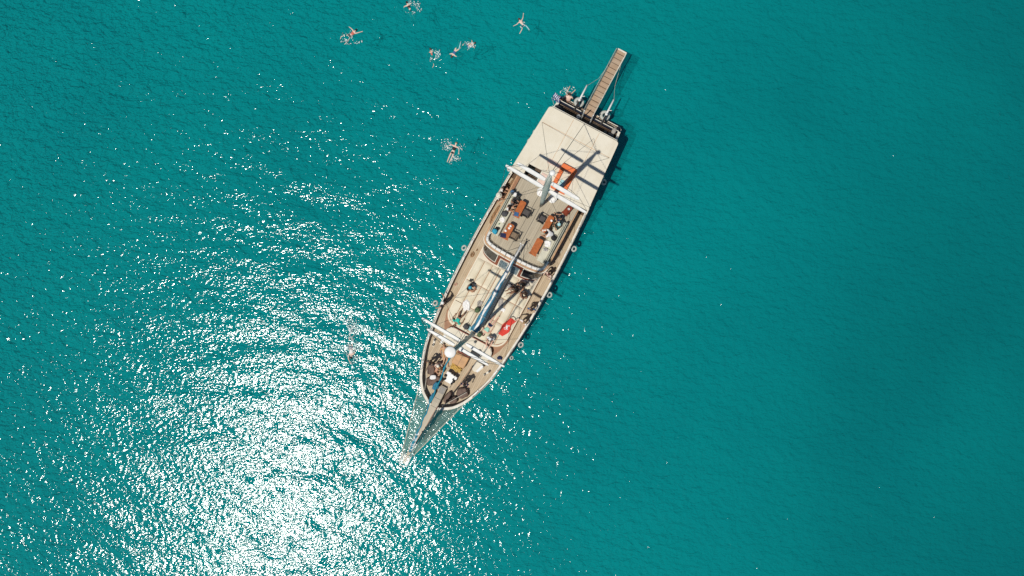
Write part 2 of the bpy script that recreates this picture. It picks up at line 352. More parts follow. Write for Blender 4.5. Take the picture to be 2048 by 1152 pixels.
    mx.inputs[6].default_value = WATER_A; mx.inputs[7].default_value = WATER_B
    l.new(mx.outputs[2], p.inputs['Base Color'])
    p.inputs['Roughness'].default_value = 0.8; p.inputs['Specular IOR Level'].default_value = 0.0
    # ripples too small to model
    n1 = n.new('ShaderNodeTexNoise'); n1.inputs['Scale'].default_value = 5.1; n1.inputs['Detail'].default_value = 2.0; n1.inputs['Roughness'].default_value = 0.5
    mp = n.new('ShaderNodeMapping'); mp.inputs['Rotation'].default_value = (0, 0, R(14)); mp.inputs['Scale'].default_value = (0.75, 1.25, 1); l.new(tc.outputs['Object'], mp.inputs[0])
    l.new(mp.outputs[0], n1.inputs['Vector'])
    b = n.new('ShaderNodeBump'); b.inputs['Strength'].default_value = 1.0; b.inputs['Distance'].default_value = 0.037
    l.new(n1.outputs['Fac'], b.inputs['Height'])
    n3 = n.new('ShaderNodeTexNoise'); n3.inputs['Scale'].default_value = 1.5; n3.inputs['Detail'].default_value = 3.2; n3.inputs['Roughness'].default_value = 0.62
    m3 = n.new('ShaderNodeMapping'); m3.inputs['Rotation'].default_value = (0, 0, R(14)); m3.inputs['Scale'].default_value = (0.8, 1.2, 1); l.new(tc.outputs['Object'], m3.inputs[0]); l.new(m3.outputs[0], n3.inputs['Vector'])
    b2 = n.new('ShaderNodeBump'); b2.inputs['Strength'].default_value = 1.0; wd_ = n.new('ShaderNodeMapRange'); wd_.inputs[1].default_value = -42; wd_.inputs[2].default_value = 16; wd_.inputs[3].default_value = 0.95; wd_.inputs[4].default_value = 0.36; l.new(sp.outputs['X'], wd_.inputs[0]); l.new(wd_.outputs[0], b2.inputs['Distance']); l.new(n3.outputs['Fac'], b2.inputs['Height'])
    l.new(b2.outputs[0], p.inputs['Normal']); gl = n.new('ShaderNodeBsdfAnisotropic'); gl.distribution = 'BECKMANN'; gl.inputs['Roughness'].default_value = 0.132; l.new(b.outputs[0], gl.inputs['Normal'])
    fr = n.new('ShaderNodeFresnel'); fr.inputs['IOR'].default_value = 1.45; l.new(b.outputs[0], fr.inputs['Normal'])
    # clear water: part of the light goes through, tinted, to the bodies and the sea bed below
    tr = n.new('ShaderNodeBsdfTransparent'); tr.inputs['Color'].default_value = (0.28, 0.86, 0.86, 1)
    ms = n.new('ShaderNodeMixShader'); ms.inputs[0].default_value = 0.50
    l.new(tr.outputs[0], ms.inputs[1]); l.new(p.outputs[0], ms.inputs[2])
    mf = n.new('ShaderNodeMixShader'); l.new(fr.outputs[0], mf.inputs[0]); l.new(ms.outputs[0], mf.inputs[1]); l.new(gl.outputs[0], mf.inputs[2])
    l.new(mf.outputs[0], n['Material Output'].inputs['Surface'])
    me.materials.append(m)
    sb = MB().add([(-5000, -5000, -4.6), (5000, -5000, -4.6), (5000, 5000, -4.6), (-5000, 5000, -4.6)], [(0, 1, 2, 3)])
    bo = sb.build('sea_bed', pm('sea_bed_sand_and_weed', (0.001, 0.25, 0.29), 0.9, 0.0, 0.10, col2=(0.002, 0.37, 0.38)), kind='structure')
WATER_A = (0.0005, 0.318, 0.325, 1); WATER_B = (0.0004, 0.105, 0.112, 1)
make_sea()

# ------------------------------------------------------------------ the boat
boat = bpy.data.objects.new('sailing_boat', None); col.objects.link(boat); boat.matrix_world = BOAT
tag(boat, 'two-masted wooden sailing boat anchored in turquoise water, cream awning over its stern', 'boat')
def part(mb, name, mat, smooth=False, parent=None, label=None, kind=None, mats=None):
    o = mb.build(name, mat, parent or boat, smooth, kind, mats)
    if label: o['label'] = label
    return o
SIDE = catmull([(2.6, 13.3), (3.0, 10), (3.25, 7), (3.34, 5), (3.42, 2.2), (3.42, 0), (3.36, -2.5), (3.2, -4.7), (3.0, -6.5), (2.8, -7.7), (2.45, -8.8),
                (2.05, -9.8), (1.72, -10.35), (1.3, -10.85), (0.8, -11.2), (0.4, -11.42), (0, -11.5)], 5)
def zrail(y): return 2.7 + 0.35 * max(0, (-y - 3) / 8.5) ** 2 + 0.15 * max(0, (y - 6) / 7) ** 2
def zdeck(y): return zrail(y) - 0.5
def off(d):
    """one side's outline moved inboard by d"""
    out = []
    for i, p in enumerate(SIDE):
        a = SIDE[max(i - 1, 0)]; b = SIDE[min(i + 1, len(SIDE) - 1)]; t = (b - a).normalized()
        nrm = Vector((t.y, -t.x)); 
        dd = d(p.y) if callable(d) else d
        q = p + nrm * dd * (1 if nrm.x < 0 else -1) if abs(nrm.x) > 1e-3 else p + Vector((0, dd))
        if i == len(SIDE) - 1: q = Vector((0, p.y + dd))
        out.append(Vector((max(q.x, 0.0), q.y)))
    return out
def full(d, z, dz=0.0):
    s_ = off(d); r_ = [Vector((p.x, p.y, (z(p.y) if callable(z) else z) + dz)) for p in s_]
    return r_ + [Vector((-p.x, p.y, p.z)) for p in reversed(r_[:-1])]
bow = lambda y: max(0, (-y - 5) / 6.5)
hb = MB().loft([full(0, zrail), full(0.03, zdeck), full(lambda y: 0.12 + 0.5 * bow(y), 1.3), full(lambda y: 0.3 + 1.2 * bow(y), 0.15), full(lambda y: 1.0 + 1.1 * bow(y), -0.8)])
hull = part(hb, 'hull', 'hull', True)
rb = full(0.03, zrail, -0.42); r2 = full(-0.07, zrail, -0.42); r3 = full(-0.07, zrail, -0.30); r4 = full(0.01, zrail, -0.30)
part(MB().loft([rb, r2, r3, r4]), 'rubbing_strake', 'trim', parent=hull)
part(MB().loft([full(0.13, zrail, 0.02), full(0.15, zdeck, -0.03)]), 'bulwark', 'bulwark')
part(MB().loft([full(-0.03, zrail, -0.03), full(-0.03, zrail, 0.06), full(0.16, zrail, 0.06), full(0.16, zrail, -0.03)]), 'cap_rail', 'rail')
# transom and stern
tp = [(-2.6, 0.1), (2.6, 0.1), (2.58, 2.9), (-2.58, 2.9)]
part(MB().box((0, 13.28, 1.35), (5.1, 0.1, 2.7)), 'transom', 'navy_hull')
# deck planking in three lengths
s_ = off(0.14)
def deck_piece(y0, y1, name, mat, dz=0.0):
    pts = [p for p in s_ if y0 <= p.y <= y1]
    m = MB(); k = len(pts)
    m.add([(p.x, p.y, zdeck(p.y) + dz) for p in pts] + [(-p.x, p.y, zdeck(p.y) + dz) for p in pts], [(i, i + 1, k + i + 1, k + i) for i in range(k - 1)])
    return part(m, name, mat)
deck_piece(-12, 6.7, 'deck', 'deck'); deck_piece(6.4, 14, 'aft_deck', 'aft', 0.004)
# stanchions and lifelines
for sgn in (-1, 1):
    pts = [p for i, p in enumerate(off(0.02)) if -9.6 < p.y < 6.6]
    line = [(sgn * p.x, p.y, zrail(p.y) + 0.42) for p in pts]
    part(MB().tube(line, 0.014, 5), 'lifeline', 'steel')
    for p in pts[::3]:
        part(MB().tube([(sgn * p.x, p.y, zrail(p.y) + 0.05), (sgn * p.x, p.y, zrail(p.y) + 0.44)], 0.018, 6), 'stanchion', 'steel')
# scupper blocks and cleats on the rail
for sgn in (-1, 1):
    for y in (-9.0, -6.9, -0.3, 0.9, 3.2, 5.6):
        p = min(off(0.1), key=lambda q: abs(q.y - y))
        t = 0.25 if y < -6 else 0.02
        m = MB().bbox((sgn * p.x, p.y, zrail(p.y) + 0.09), (0.1, 0.42, 0.06), 0.015, rz=sgn * -t)
        m.box((sgn * p.x, p.y, zrail(p.y) + 0.14), (0.07, 0.12, 0.06), rz=sgn * -t)
        part(m, 'mooring_cleat', 'white')

# raised sun deck (trunk cabin)
def rounded(xw, y0, y1, rf=0.0, ra=0.0, n=8, xc=0.0):
    """outline of half-width xw from y0 (forward) to y1, forward corners of radius rf, after corners ra"""
    P = []
    def arc(cx, cy, r_, a0, a1):
        if r_ <= 0: P.append((cx, cy)); return
        for i in range(n + 1):
            a = lerp(a0, a1, i / n); P.append((cx + r_ * math.cos(a), cy + r_ * math.sin(a)))
    arc(xc + xw - rf, y0 + rf, rf, -math.pi / 2, 0); arc(xc + xw - ra, y1 - ra, ra, 0, math.pi / 2)
    arc(xc - xw + ra, y1 - ra, ra, math.pi / 2, math.pi); arc(xc - xw + rf, y0 + rf, rf, math.pi, 1.5 * math.pi)
    return P
trunk = part(MB().prism(rounded(2.46, -5.42, 1.3, 0.95), 1.9, 2.72), 'sun_deck', 'cream')
part(MB().prism(rounded(2.50, -5.46, 1.3, 0.98), 2.64, 2.70), 'coaming_trim', 'trim', parent=trunk)
part(MB().prism(rounded(2.36, -5.30, -0.03, 0.85), 2.715, 2.726), 'mattress_gap_shade', 'wedge', parent=trunk)  # added brown sheet that paints shade into the gaps between mattresses
part(MB().bbox((0, -2.6, 2.745), (0.86, 5.3, 0.05), 0.02), 'centre_walkway', 'mat', parent=trunk)
for sgn in (-1, 1):   # brown varnished steps on the deck where the sun deck rounds in
    m = MB().prism([(sgn * 1.15, -5.50), (sgn * 1.75, -5.36), (sgn * 2.2, -5.0), (sgn * 2.50, -4.3), (sgn * 2.62, -4.6), (sgn * 2.35, -5.5), (sgn * 1.98, -6.3), (sgn * 1.86, -5.75)], 2.1, 2.31)
    part(m, 'corner_step', 'wedge')
# deckhouse with raked, rounded front
BOT = [(-2.42, 1.5), (-2.40, 0.85), (-2.17, 0.43), (-1.55, 0.16), (-0.75, 0.09), (0, 0.07), (0.75, 0.09), (1.55, 0.16), (2.17, 0.43), (2.40, 0.85), (2.42, 1.5)]
TOP = [(-2.36, 1.8), (-2.33, 1.32), (-2.05, 1.07), (-1.46, 0.94), (-0.75, 0.89), (0, 0.88), (0.75, 0.89), (1.46, 0.94), (2.05, 1.07), (2.33, 1.32), (2.36, 1.8)]
BOTC = catmull(BOT, 4); TOPC = catmull(TOP, 4)
def front(u, v, out=0.0):
    i = u * (len(BOTC) - 1); k = min(int(i), len(BOTC) - 2); f = i - k
    b = BOTC[k].lerp(BOTC[k + 1], f); t = TOPC[k].lerp(TOPC[k + 1], f)
    tg = (BOTC[min(k + 2, len(BOTC) - 1)] - BOTC[max(k - 1, 0)]).normalized(); nn = Vector((tg.y, -tg.x))
    p = b.lerp(t, v) + nn * out
    return Vector((p.x, p.y, lerp(2.70, 4.42, v) + out * 0.45))
def patch(u0, u1, v0, v1, out, n=10):
    a = [front(lerp(u0, u1, i / n), v0, out) for i in range(n + 1)]; b = [front(lerp(u0, u1, i / n), v1, out) for i in range(n + 1)]
    return a, b
m = MB(); a, b = patch(0, 1, 0, 1, 0, 40); m.loft([a, b])
m.add([(2.42, 1.5, 2.0), (2.42, 6.5, 2.0), (2.36, 6.5, 4.42), (2.36, 1.8, 4.42)], [(0, 1, 2, 3)])
m.add([(-2.42, 1.5, 2.0), (-2.42, 6.5, 2.0), (-2.36, 6.5, 4.42), (-2.36, 1.8, 4.42)], [(0, 1, 2, 3)])
m.add([(-2.42, 6.5, 2.0), (2.42, 6.5, 2.0), (2.36, 6.5, 4.42), (-2.36, 6.5, 4.42)], [(0, 1, 2, 3)])
house = part(m, 'deckhouse', 'mahogany', True)
def window(u0, u1, v0, v1, glass, fr=0.045, name='window'):
    fu = fr / 6.2; fv = fr / 1.9; m = MB()
    def band(a0, a1, c0, c1):
        p, q = patch(a0, a1, c0, c1, 0.05); p2, q2 = patch(a0, a1, c0, c1, 0.0); m.loft([p2, p, q, q2])
    band(u0, u1, v0, v0 + fv); band(u0, u1, v1 - fv, v1); band(u0, u0 + fu, v0 + fv, v1 - fv); band(u1 - fu, u1, v0 + fv, v1 - fv)
    w = part(m, name, 'rail', parent=house)
    p, q = patch(u0 + fu, u1 - fu, v0 + fv, v1 - fv, 0.018); part(MB().loft([p, q]), 'pane', glass, parent=w)
window(0.070, 0.362, 0.20, 0.90, 'glass'); window(0.638, 0.930, 0.20, 0.90, 'glass')
window(0.390, 0.492, 0.06, 0.72, 'glassblue', 0.06); window(0.508, 0.612, 0.06, 0.72, 'glassblue', 0.06)
# upper deck
UF = [(-2.52, 6.52), (-2.52, 1.75), (-2.42, 1.33), (-2.12, 1.08), (-1.5, 0.96), (-0.75, 0.92), (0, 0.91), (0.75, 0.92), (1.5, 0.96), (2.12, 1.08), (2.42, 1.33), (2.52, 1.75), (2.52, 6.52)]
UC = [UF[0]] + [tuple(p) for p in catmull(UF[1:-1], 4)] + [UF[-1]]
upper = part(MB().prism(UC, 4.42, 4.5), 'upper_deck', 'updeck')
def inset_uc(d):
    out = []
    for i, p in enumerate(UC):
        a = Vector(UC[max(i - 1, 0)]); b = Vector(UC[min(i + 1, len(UC) - 1)]); t = (b - a).normalized(); out.append(Vector(p) + Vector((-t.y, t.x)) * d)
    return out
def strip(d0, d1, z0, z1, sub=slice(None)):
    a = inset_uc(d0)[sub]; b = inset_uc(d1)[sub]
    return MB().loft([[(p.x, p.y, z0) for p in a], [(p.x, p.y, z1) for p in a], [(p.x, p.y, z1) for p in b], [(p.x, p.y, z0) for p in b]])
part(strip(-0.06, 0.05, 4.40, 4.58), 'edge_moulding', 'trim', parent=upper)
part(strip(-0.13, -0.07, 4.30, 4.47, slice(3, -3)), 'edge_moulding', 'rail', parent=upper)
# low white weather panels round the front of the upper deck, each on its own
inn = inset_uc(0.06); mid = inset_uc(0.24)
cum = [0]
for i in range(1, len(inn)): cum.append(cum[-1] + (inn[i] - inn[i - 1]).length)
def along(L_, s0):
    for i in range(1, len(cum)):
        if cum[i] >= s0: return L_[i - 1].lerp(L_[i], (s0 - cum[i - 1]) / max(cum[i] - cum[i - 1], 1e-6))
    return L_[-1]
tot = cum[-1]; s0 = 4.55
while s0 < tot - 4.6:
    q = [along(inn, s0), along(inn, s0 + 0.19), along(inn, s0 + 0.385)]; r_ = [along(mid, s0), along(mid, s0 + 0.19), along(mid, s0 + 0.385)]
    m = MB().loft([[(p.x, p.y, 4.56) for p in q], [(p.x, p.y, 4.80) for p in r_]]); m.loft([[(p.x, p.y, 4.80) for p in r_], [(lerp(a_.x, p.x, 1.15), lerp(a_.y, p.y, 1.15), 4.79) for a_, p in zip(q, r_)], [(p.x, p.y, 4.52) for p in r_]])
    part(m, 'weather_panel', 'white', parent=upper); s0 += 0.42
top_r = [(p.x, p.y, 4.93) for p in mid if p.y < 6.3]
part(MB().tube(top_r, 0.018, 6), 'hand_rail', 'steel', parent=upper)
for k in range(1, len(top_r) - 1, 4):
    p = top_r[k]; part(MB().tube([(p[0], p[1], 4.5), p], 0.016, 5), 'rail_post', 'steel', parent=upper)
for sgn in (-1, 1):
    part(MB().box((sgn * 2.38, 5.98, 4.62), (0.22, 1.05, 0.22)), 'side_locker', 'wedge' if sgn < 0 else 'updeck', parent=upper)
part(MB().box((0, 3.9, 4.503), (0.03, 4.9, 0.008)), 'deck_seam', 'wire', parent=upper)
for sgn in (-1, 1): part(MB().box((sgn * 1.02 - 0.35, 3.4, 4.503), (0.012, 4.2, 0.007)), 'deck_seam', 'wire', parent=upper)
# awning over the stern: rounded after corners, a notch for the stair
AW = [(3.17, 6.6)] + [(2.62 + 0.22 * math.cos(a), 11.82 + 0.22 * math.sin(a)) for a in (0, 0.5, 1.05, 1.57)] + [(-2.62 - 0.22 * math.cos(a), 11.82 + 0.22 * math.sin(a)) for a in (1.57, 1.05, 0.5, 0)] + [(-3.17, 6.6), (-2.16, 6.6), (-2.16, 7.62), (-1.12, 7.62), (-1.12, 6.6)]
awn = part(MB().prism(AW, 4.80, 4.90), 'awning', 'canvas')
part(MB().tube([(2.64, 12.05, 4.80), (-2.64, 12.05, 4.80)], 0.035, 6), 'awning_pole', 'mahogany', parent=awn)
part(MB().tube([(2.66, 12.11, 4.86), (-2.66, 12.11, 4.86)], 0.025, 6), 'awning_pole', 'rail', parent=awn)
for x0, y0, x1, y1 in ((-2.7, 10.7, 2.75, 10.75), (-0.9, 7.7, -0.75, 11.95), (1.35, 8.9, 1.2, 11.95)):
    part(MB().box(((x0 + x1) / 2, (y0 + y1) / 2, 4.903), (0.02 if x1 - x0 < 1 else x1 - x0, 0.02 if x1 - x0 > 1 else y1 - y0, 0.012), rz=0), 'awning_seam', 'hatch', parent=awn)
for x, y in ((2.7, 11.7), (-2.7, 11.7), (3.05, 9.3), (-3.0, 9.3), (3.1, 6.8), (-3.1, 6.8)):
    part(MB().tube([(x, y, zdeck(y)), (x, y, 4.81)], 0.035, 7), 'awning_post', 'steel')
# stair down through the notch
st = part(MB().box((-1.64, 6.98, 2.6), (1.0, 1.2, 0.05)), 'stair', 'black')
for i in range(6):
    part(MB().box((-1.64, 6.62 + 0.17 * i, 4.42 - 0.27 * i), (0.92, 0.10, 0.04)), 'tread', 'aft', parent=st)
for sgn in (-1, 1): part(MB().box((-1.64 + sgn * 0.49, 7.1, 3.7), (0.05, 1.15, 2.0)), 'stringer', 'black', parent=st)
# ------------------------------------------------------------------ masts, booms, sails
def mast(y, z0, z1, r0, r1, name, mat, x=0.0):
    m = MB().tube([(x, y, z0), (x, y, lerp(z0, z1, 0.5)), (x, y + 0.03, z1)], [r0, (r0 + r1) / 2 * 1.02, r1], 12)
    return part(m, name, mat, True)
def spreader(y, z, half, w, parent, rz=R(-2.4), mastw=0.2):
    for sgn in (-1, 1):
        c = math.cos(rz); s1 = math.sin(rz); m = MB(); rings = []
        for t, k in ((0.0, 0.75), (0.12, 1.0), (0.6, 1.0), (0.95, 0.7), (1.0, 0.45)):
            x = sgn * lerp(mastw, half, t); yy = x * s1
            hw = w * k / 2; rings.append([(x * c - hw * -s1 * 0, y + yy - hw, z - 0.035), (x * c, y + yy + hw, z - 0.035), (x * c, y + yy + hw * 0.7, z + 0.045), (x * c, y + yy - hw * 0.7, z + 0.045)])
        m.loft(rings, True); m.add(rings[0], [(0, 1, 2, 3)]); m.add(rings[-1], [(0, 1, 2, 3)])
        part(m, 'spreader', 'white', parent=parent)
fm = mast(-5.2, 2.2, 21.6, 0.14, 0.10, 'main_mast', 'alu')
spreader(-5.2, 13.7, 2.82, 0.22, fm); spreader(-5.2, 17.7, 1.88, 0.20, fm)
part(MB().lathe([(0.12, 0), (0.26, 0.03), (0.28, 0.08), (0.265, 0.13), (0.22, 0.155), (0.05, 0.17)], 20, (-0.05, -5.18, 21.6)), 'radar_dome', 'white', True, fm)
part(MB().box((-0.09, -5.2, 12.6), (0.05, 0.12, 18.0)), 'luff_track', 'wire', parent=fm)
part(MB().bbox((0.16, -5.35, 16.2), (0.22, 0.24, 0.3), 0.04), 'mast_light', 'white', parent=fm)
part(MB().bbox((0.0, -5.2, 4.0), (0.36, 0.36, 0.22), 0.05), 'gooseneck', 'steel', parent=fm)
mz = mast(5.35, 4.4, 17.4, 0.10, 0.10, 'mizzen_mast', 'alu')
spreader(5.36, 12.2, 2.86, 0.26, mz); spreader(5.36, 14.9, 2.05, 0.26, mz)
m = MB(); m.tube([(0.02, 5.3, 5.1), (0.02, 5.28, 8.0), (0.03, 5.28, 12.0), (0.02, 5.3, 15.5), (0.0, 5.36, 17.0)], [0.07, 0.15, 0.20, 0.18, 0.09], 12)
part(m, 'furled_mizzen_sail', 'sailbag', True, mz)
part(MB().lathe([(0.05, 0), (0.16, 0.04), (0.16, 0.10), (0.05, 0.14)], 14, (0.08, 5.4, 17.4)), 'masthead_cap', 'white', True, mz)
# main boom with its sail stowed under a blue cover
B0, B1 = Vector((0, -4.95, 4.25)), Vector((0.14, 2.1, 5.85))
boom = part(MB().tube([B0.lerp(B1, t) for t in (0, 0.5, 1)], [0.09, 0.085, 0.075], 10), 'boom', 'white', True)
def cover(t0, t1, w0, w1, seed):
    rings = []
    for i in range(11):
        t = lerp(t0, t1, i / 10); c = B0.lerp(B1, t); w = lerp(w0, w1, i / 10) * (1 + 0.25 * noise.noise(Vector((i * 0.7, seed, 0)))); h_ = w * 0.75
        rings.append([(c.x + math.cos(a) * w, c.y, c.z + 0.10 + math.sin(a) * h_) for a in [2 * math.pi * j / 12 for j in range(12)]])
    m = MB().loft(rings, True); m.add(rings[0], [tuple(range(12))]); m.add(rings[-1], [tuple(range(12))]); return m
part(cover(0.0, 0.42, 0.29, 0.19, 1), 'sail_cover', 'blue', True, boom); part(cover(0.42, 0.82, 0.20, 0.11, 5), 'sail_cover', 'blue', True, boom)
m = MB(); pts = []
for i in range(15):
    t = lerp(0.02, 0.86, i / 14); c = B0.lerp(B1, t); w = lerp(0.29, 0.11, t / 0.82) * 0.75 + 0.10
    pts.append((c.x + 0.04 * math.sin(i * 1.3), c.y, c.z + w + 0.02))
m.tube(pts, [0.075 + 0.03 * math.sin(i * 1.9) for i in range(15)], 8, flat=0.6); part(m, 'stowed_sail', 'whitecloth', True, boom)
for t in (0.18, 0.42, 0.66):
    c = B0.lerp(B1, t); part(MB().torus((c.x, c.y, c.z + 0.08), lerp(0.33, 0.14, t), 0.012, Matrix.Rotation(R(90), 3, 'X'), 14, 5), 'sail_tie', 'rope', parent=boom)
for sgn in (-1, 1): part(MB().lump((0.14 + sgn * 0.09, 2.16, 5.9), (0.06, 0.06, 0.06), 0.0, 1, nu=8, nv=6), 'boom_block', 'white', True, boom)
# bowsprit, pulpit and nets
def zsp(y): return 3.30 + 0.02 * (-y - 11.3) if y < -11.1 else 3.30 - 0.28 * (y + 11.1)
m = MB(); rings = []
for y, hw in ((-9.75, 0.24), (-11.0, 0.27), (-11.25, 0.27), (-12.3, 0.27), (-14.0, 0.19), (-15.1, 0.12), (-15.9, 0.10)):
    z = zsp(y); xc = -0.03 if y < -11 else -0.06
    rings.append([(xc - hw, y, z - 0.14), (xc + hw, y, z - 0.14), (xc + hw, y, z), (xc - hw, y, z)])
m.loft(rings, True); m.add(rings[0], [(0, 1, 2, 3)]); m.add(rings[-1], [(0, 1, 2, 3)])
bs = part(m, 'bowsprit', 'sprit')
part(MB().box((-0.06, -10.05, zsp(-10.05) + 0.015), (0.42, 0.5, 0.02), rx=R(-15.6)), 'bowsprit_step', 'greycloth', parent=bs)
for y in (-10.7, -11.35): part(MB().box((-0.05, y, zsp(y) + 0.006), (0.5, 0.02, 0.01)), 'plank_joint', 'wire', parent=bs)
part(MB().tube([(0.22, -11.2, 3.36), (0.17, -13.4, 3.40), (0.02, -14.9, 3.44)], 0.022, 6), 'bowsprit_rail', 'mahogany', parent=bs)
part(MB().tube([(0.36, -11.3, 3.3), (0.3, -13.4, 3.36), (0.16, -15.6, 3.42)], 0.02, 6), 'bowsprit_rail', 'rope', parent=bs)
m = MB(); arc = [(-0.02 + 0.30 * math.cos(a), -15.95 + 0.28 * math.sin(a), 3.50) for a in [R(q) for q in range(180, 361, 15)]]
m.tube([(-0.30, -15.2, 3.42)] + arc + [(0.27, -15.2, 3.42)], 0.035, 7); part(m, 'pulpit_rail', 'white', True, bs)
for i in range(6): part(MB().box((-0.02, -15.45 - 0.11 * i, 3.42), (0.50 - 0.025 * i * i * 0.4, 0.075, 0.03)), 'pulpit_slat', 'rail', parent=bs)
part(MB().lathe([(0.05, 0), (0.11, 0.03), (0.11, 0.09), (0.04, 0.11)], 12, (0.01, -15.05, 3.37)), 'forestay_fitting', 'greycloth', True, bs)
def net(outer0, outer1, inner0, inner1, name):
    O0, O1, I0, I1 = (Vector(p) for p in (outer0, outer1, inner0, inner1)); m = MB(); r_ = 0.012
    def P(u, v):
        p = O0.lerp(O1, v).lerp(I0.lerp(I1, v), u); p.z -= 0.22 * math.sin(math.pi * u) * (1 - v) ; return p
    n = 36
    for i in range(-n, n):
        for sgn in (1, -1):
            pts = []
            for k in range(7):
                u = k / 6; v = (i + 0.5) / n + sgn * u * 0.16
                if 0 <= v <= 1: pts.append(P(u, v))
            if len(pts) > 1: m.tube(pts, r_, 3, cap=False)
    o = part(m, name, 'netcord')
    part(MB().tube([P(0, k / 10) for k in range(11)], 0.036, 6), 'edge_rope', 'rope', parent=o); part(MB().tube([P(1, k / 10) for k in range(11)], 0.024, 6), 'edge_rope', 'rope', parent=o)
    return o
net((-1.68, -10.75, 2.75), (-0.36, -16.1, 3.05), (-0.32, -11.45, 2.8), (-0.2, -15.4, 3.05), 'bow_net')
net((1.84, -10.35, 2.75), (0.34, -15.35, 3.05), (0.30, -11.45, 2.8), (0.18, -15.2, 3.05), 'bow_net')
# furled jib on the forestay
J0, J1 = Vector((-0.03, -15.05, 3.45)), Vector((0.0, -5.3, 21.3))
pts = [J0.lerp(J1, i / 40) + Vector((0.03 * math.sin(i), 0, 0)) for i in range(41)]
jib = part(MB().tube(pts, [0.042 + 0.055 * math.exp(-((i - 4) / 7.0) ** 2) + 0.012 * math.sin(i * 2.3) for i in range(41)], 8), 'furled_jib', 'teal', True)
sp_ = []
for i in range(90):
    t = 0.03 + 0.24 * i / 89; c = J0.lerp(J1, t); a = i * 0.45 + 1.5 * math.sin(i * 0.21); rr = 0.07 + 0.07 * math.exp(-((t * 40 - 4) / 7.0) ** 2); sp_.append((c.x + rr * math.cos(a), c.y + rr * 0.8 * math.sin(a), c.z + rr * 0.6 * math.sin(a)))
part(MB().tube(sp_, [0.045 + 0.02 * math.sin(i * 1.7) for i in range(90)], 5), 'jib_edge', 'whitecloth', parent=jib)
m = MB(); m.lump((-0.62, -9.95, 2.98), (0.22, 0.33, 0.16), 0.7, 4, freq=2.6); m.lump((-0.50, -10.9, 3.05), (0.12, 0.4, 0.12), 0.6, 8, freq=3)
part(m, 'bunched_jib_foot', 'blue', True, jib)
# rigging
def stay(a, b, r_=0.011, sag=0.0, mat='wire'):
    a = Vector(a); b = Vector(b); part(MB().tube([a.lerp(b, t / 6) - Vector((0, 0, sag * math.sin(math.pi * t / 6))) for t in range(7)], r_, 5), 'stay', mat)
for sgn in (-1, 1):
    stay((sgn * 2.8, -5.2, 13.7), (sgn * 3.1, -5.0, 2.75)); stay((sgn * 2.8, -5.2, 13.7), (sgn * 0.1, -5.2, 20.8)); stay((sgn * 1.85, -5.2, 17.7), (sgn * 0.1, -5.2, 21.2))
    stay((sgn * 0.1, -5.1, 13.2), (sgn * 3.15, -4.0, 2.75)); stay((sgn * 0.1, -5.3, 13.2), (sgn * 3.0, -6.4, 2.75)); stay((sgn * 1.85, -5.2, 17.7), (sgn * 2.8, -5.2, 13.7))
    stay((sgn * 2.84, 5.36, 12.2), (sgn * 3.3, 5.4, 2.75)); stay((sgn * 2.84, 5.36, 12.2), (sgn * 2.03, 5.36, 14.9)); stay((sgn * 2.03, 5.36, 14.9), (sgn * 0.1, 5.38, 17.2))
    stay((sgn * 0.1, 5.4, 17.2), (sgn * 2.75, 10.7, 4.92)); stay((sgn * 0.1, 5.3, 12.0), (sgn * 3.3, 4.2, 2.75)); stay((sgn * 0.1, 5.4, 12.0), (sgn * 3.2, 6.9, 4.9))
    stay((sgn * 0.6, 2.1, 4.6), (0.14, 2.1, 5.85), 0.014, 0, 'rope'); stay((sgn * 0.8, 1.1, 4.6), (0.14, 1.8, 5.8), 0.016, 0.1, 'rope')
stay((0, 5.4, 17.3), (0, 12.0, 4.95), 0.018); stay((0.02, 5.4, 17.3), (1.1, 11.4, 4.95), 0.010)
stay((0.14, 2.1, 5.9), (0.05, -5.2, 20.5), 0.010); stay((0, 5.3, 17.0), (0.0, -5.1, 20.9), 0.010)

# ------------------------------------------------------------------ foredeck
fo = [(1.30, -5.50), (1.62, -5.60), (1.84, -5.85), (1.92, -6.15), (1.86, -6.5), (1.66, -6.78), (1.2, -6.80), (0.75, -6.62), (-0.75, -6.62), (-1.2, -6.80), (-1.66, -6.78), (-1.86, -6.5), (-1.92, -6.15), (-1.84, -5.85), (-1.62, -5.60), (-1.30, -5.50)]
fh = part(MB().prism(fo, 2.1, 2.86), 'fore_cabin', 'cream')
part(MB().prism([(x * 1.03, -6.1 + (y + 6.1) * 1.06) for x, y in fo], 2.70, 2.79), 'cabin_trim', 'rail', parent=fh)
part(MB().box((0, -5.49, 2.83), (2.9, 0.06, 0.14)), 'cabin_trim', 'mahogany', parent=fh)
part(MB().bbox((0.85, -6.47, 2.9), (0.75, 0.24, 0.10), 0.03), 'cabin_hatch', 'black', parent=fh)
part(MB().bbox((-0.85, -6.2, 2.9), (0.5, 0.34, 0.10), 0.03), 'cabin_hatch', 'greycloth', parent=fh)
part(MB().lathe([(0.13, 0), (0.15, 0.05), (0.15, 0.12), (0.06, 0.16)], 12, (1.02, -6.2, 2.86)), 'vent', 'hatch', True, fh)
for x, y in ((-0.35, -5.75), (0.42, -5.72)): part(MB().lathe([(0.09, 0), (0.10, 0.12), (0.06, 0.14), (0.08, 0.2)], 12, (x, y, 2.86)), 'winch', 'steel', True, fh)
for sgn in (-1, 1):
    for x0 in (0.55, 1.15): part(MB().box((sgn * x0, -6.05, 2.863), (0.014, 0.95, 0.008), rz=sgn * 0.1), 'cushion_seam', 'wire', parent=fh)
bx = part(MB().bbox((0.08, -7.45, 2.55), (1.06, 0.92, 0.76), 0.05), 'deck_hatch', 'hatch')
part(MB().box((0.08, -6.92, 2.82), (1.0, 0.10, 0.14)), 'hatch_hinge', 'mahogany', parent=bx)
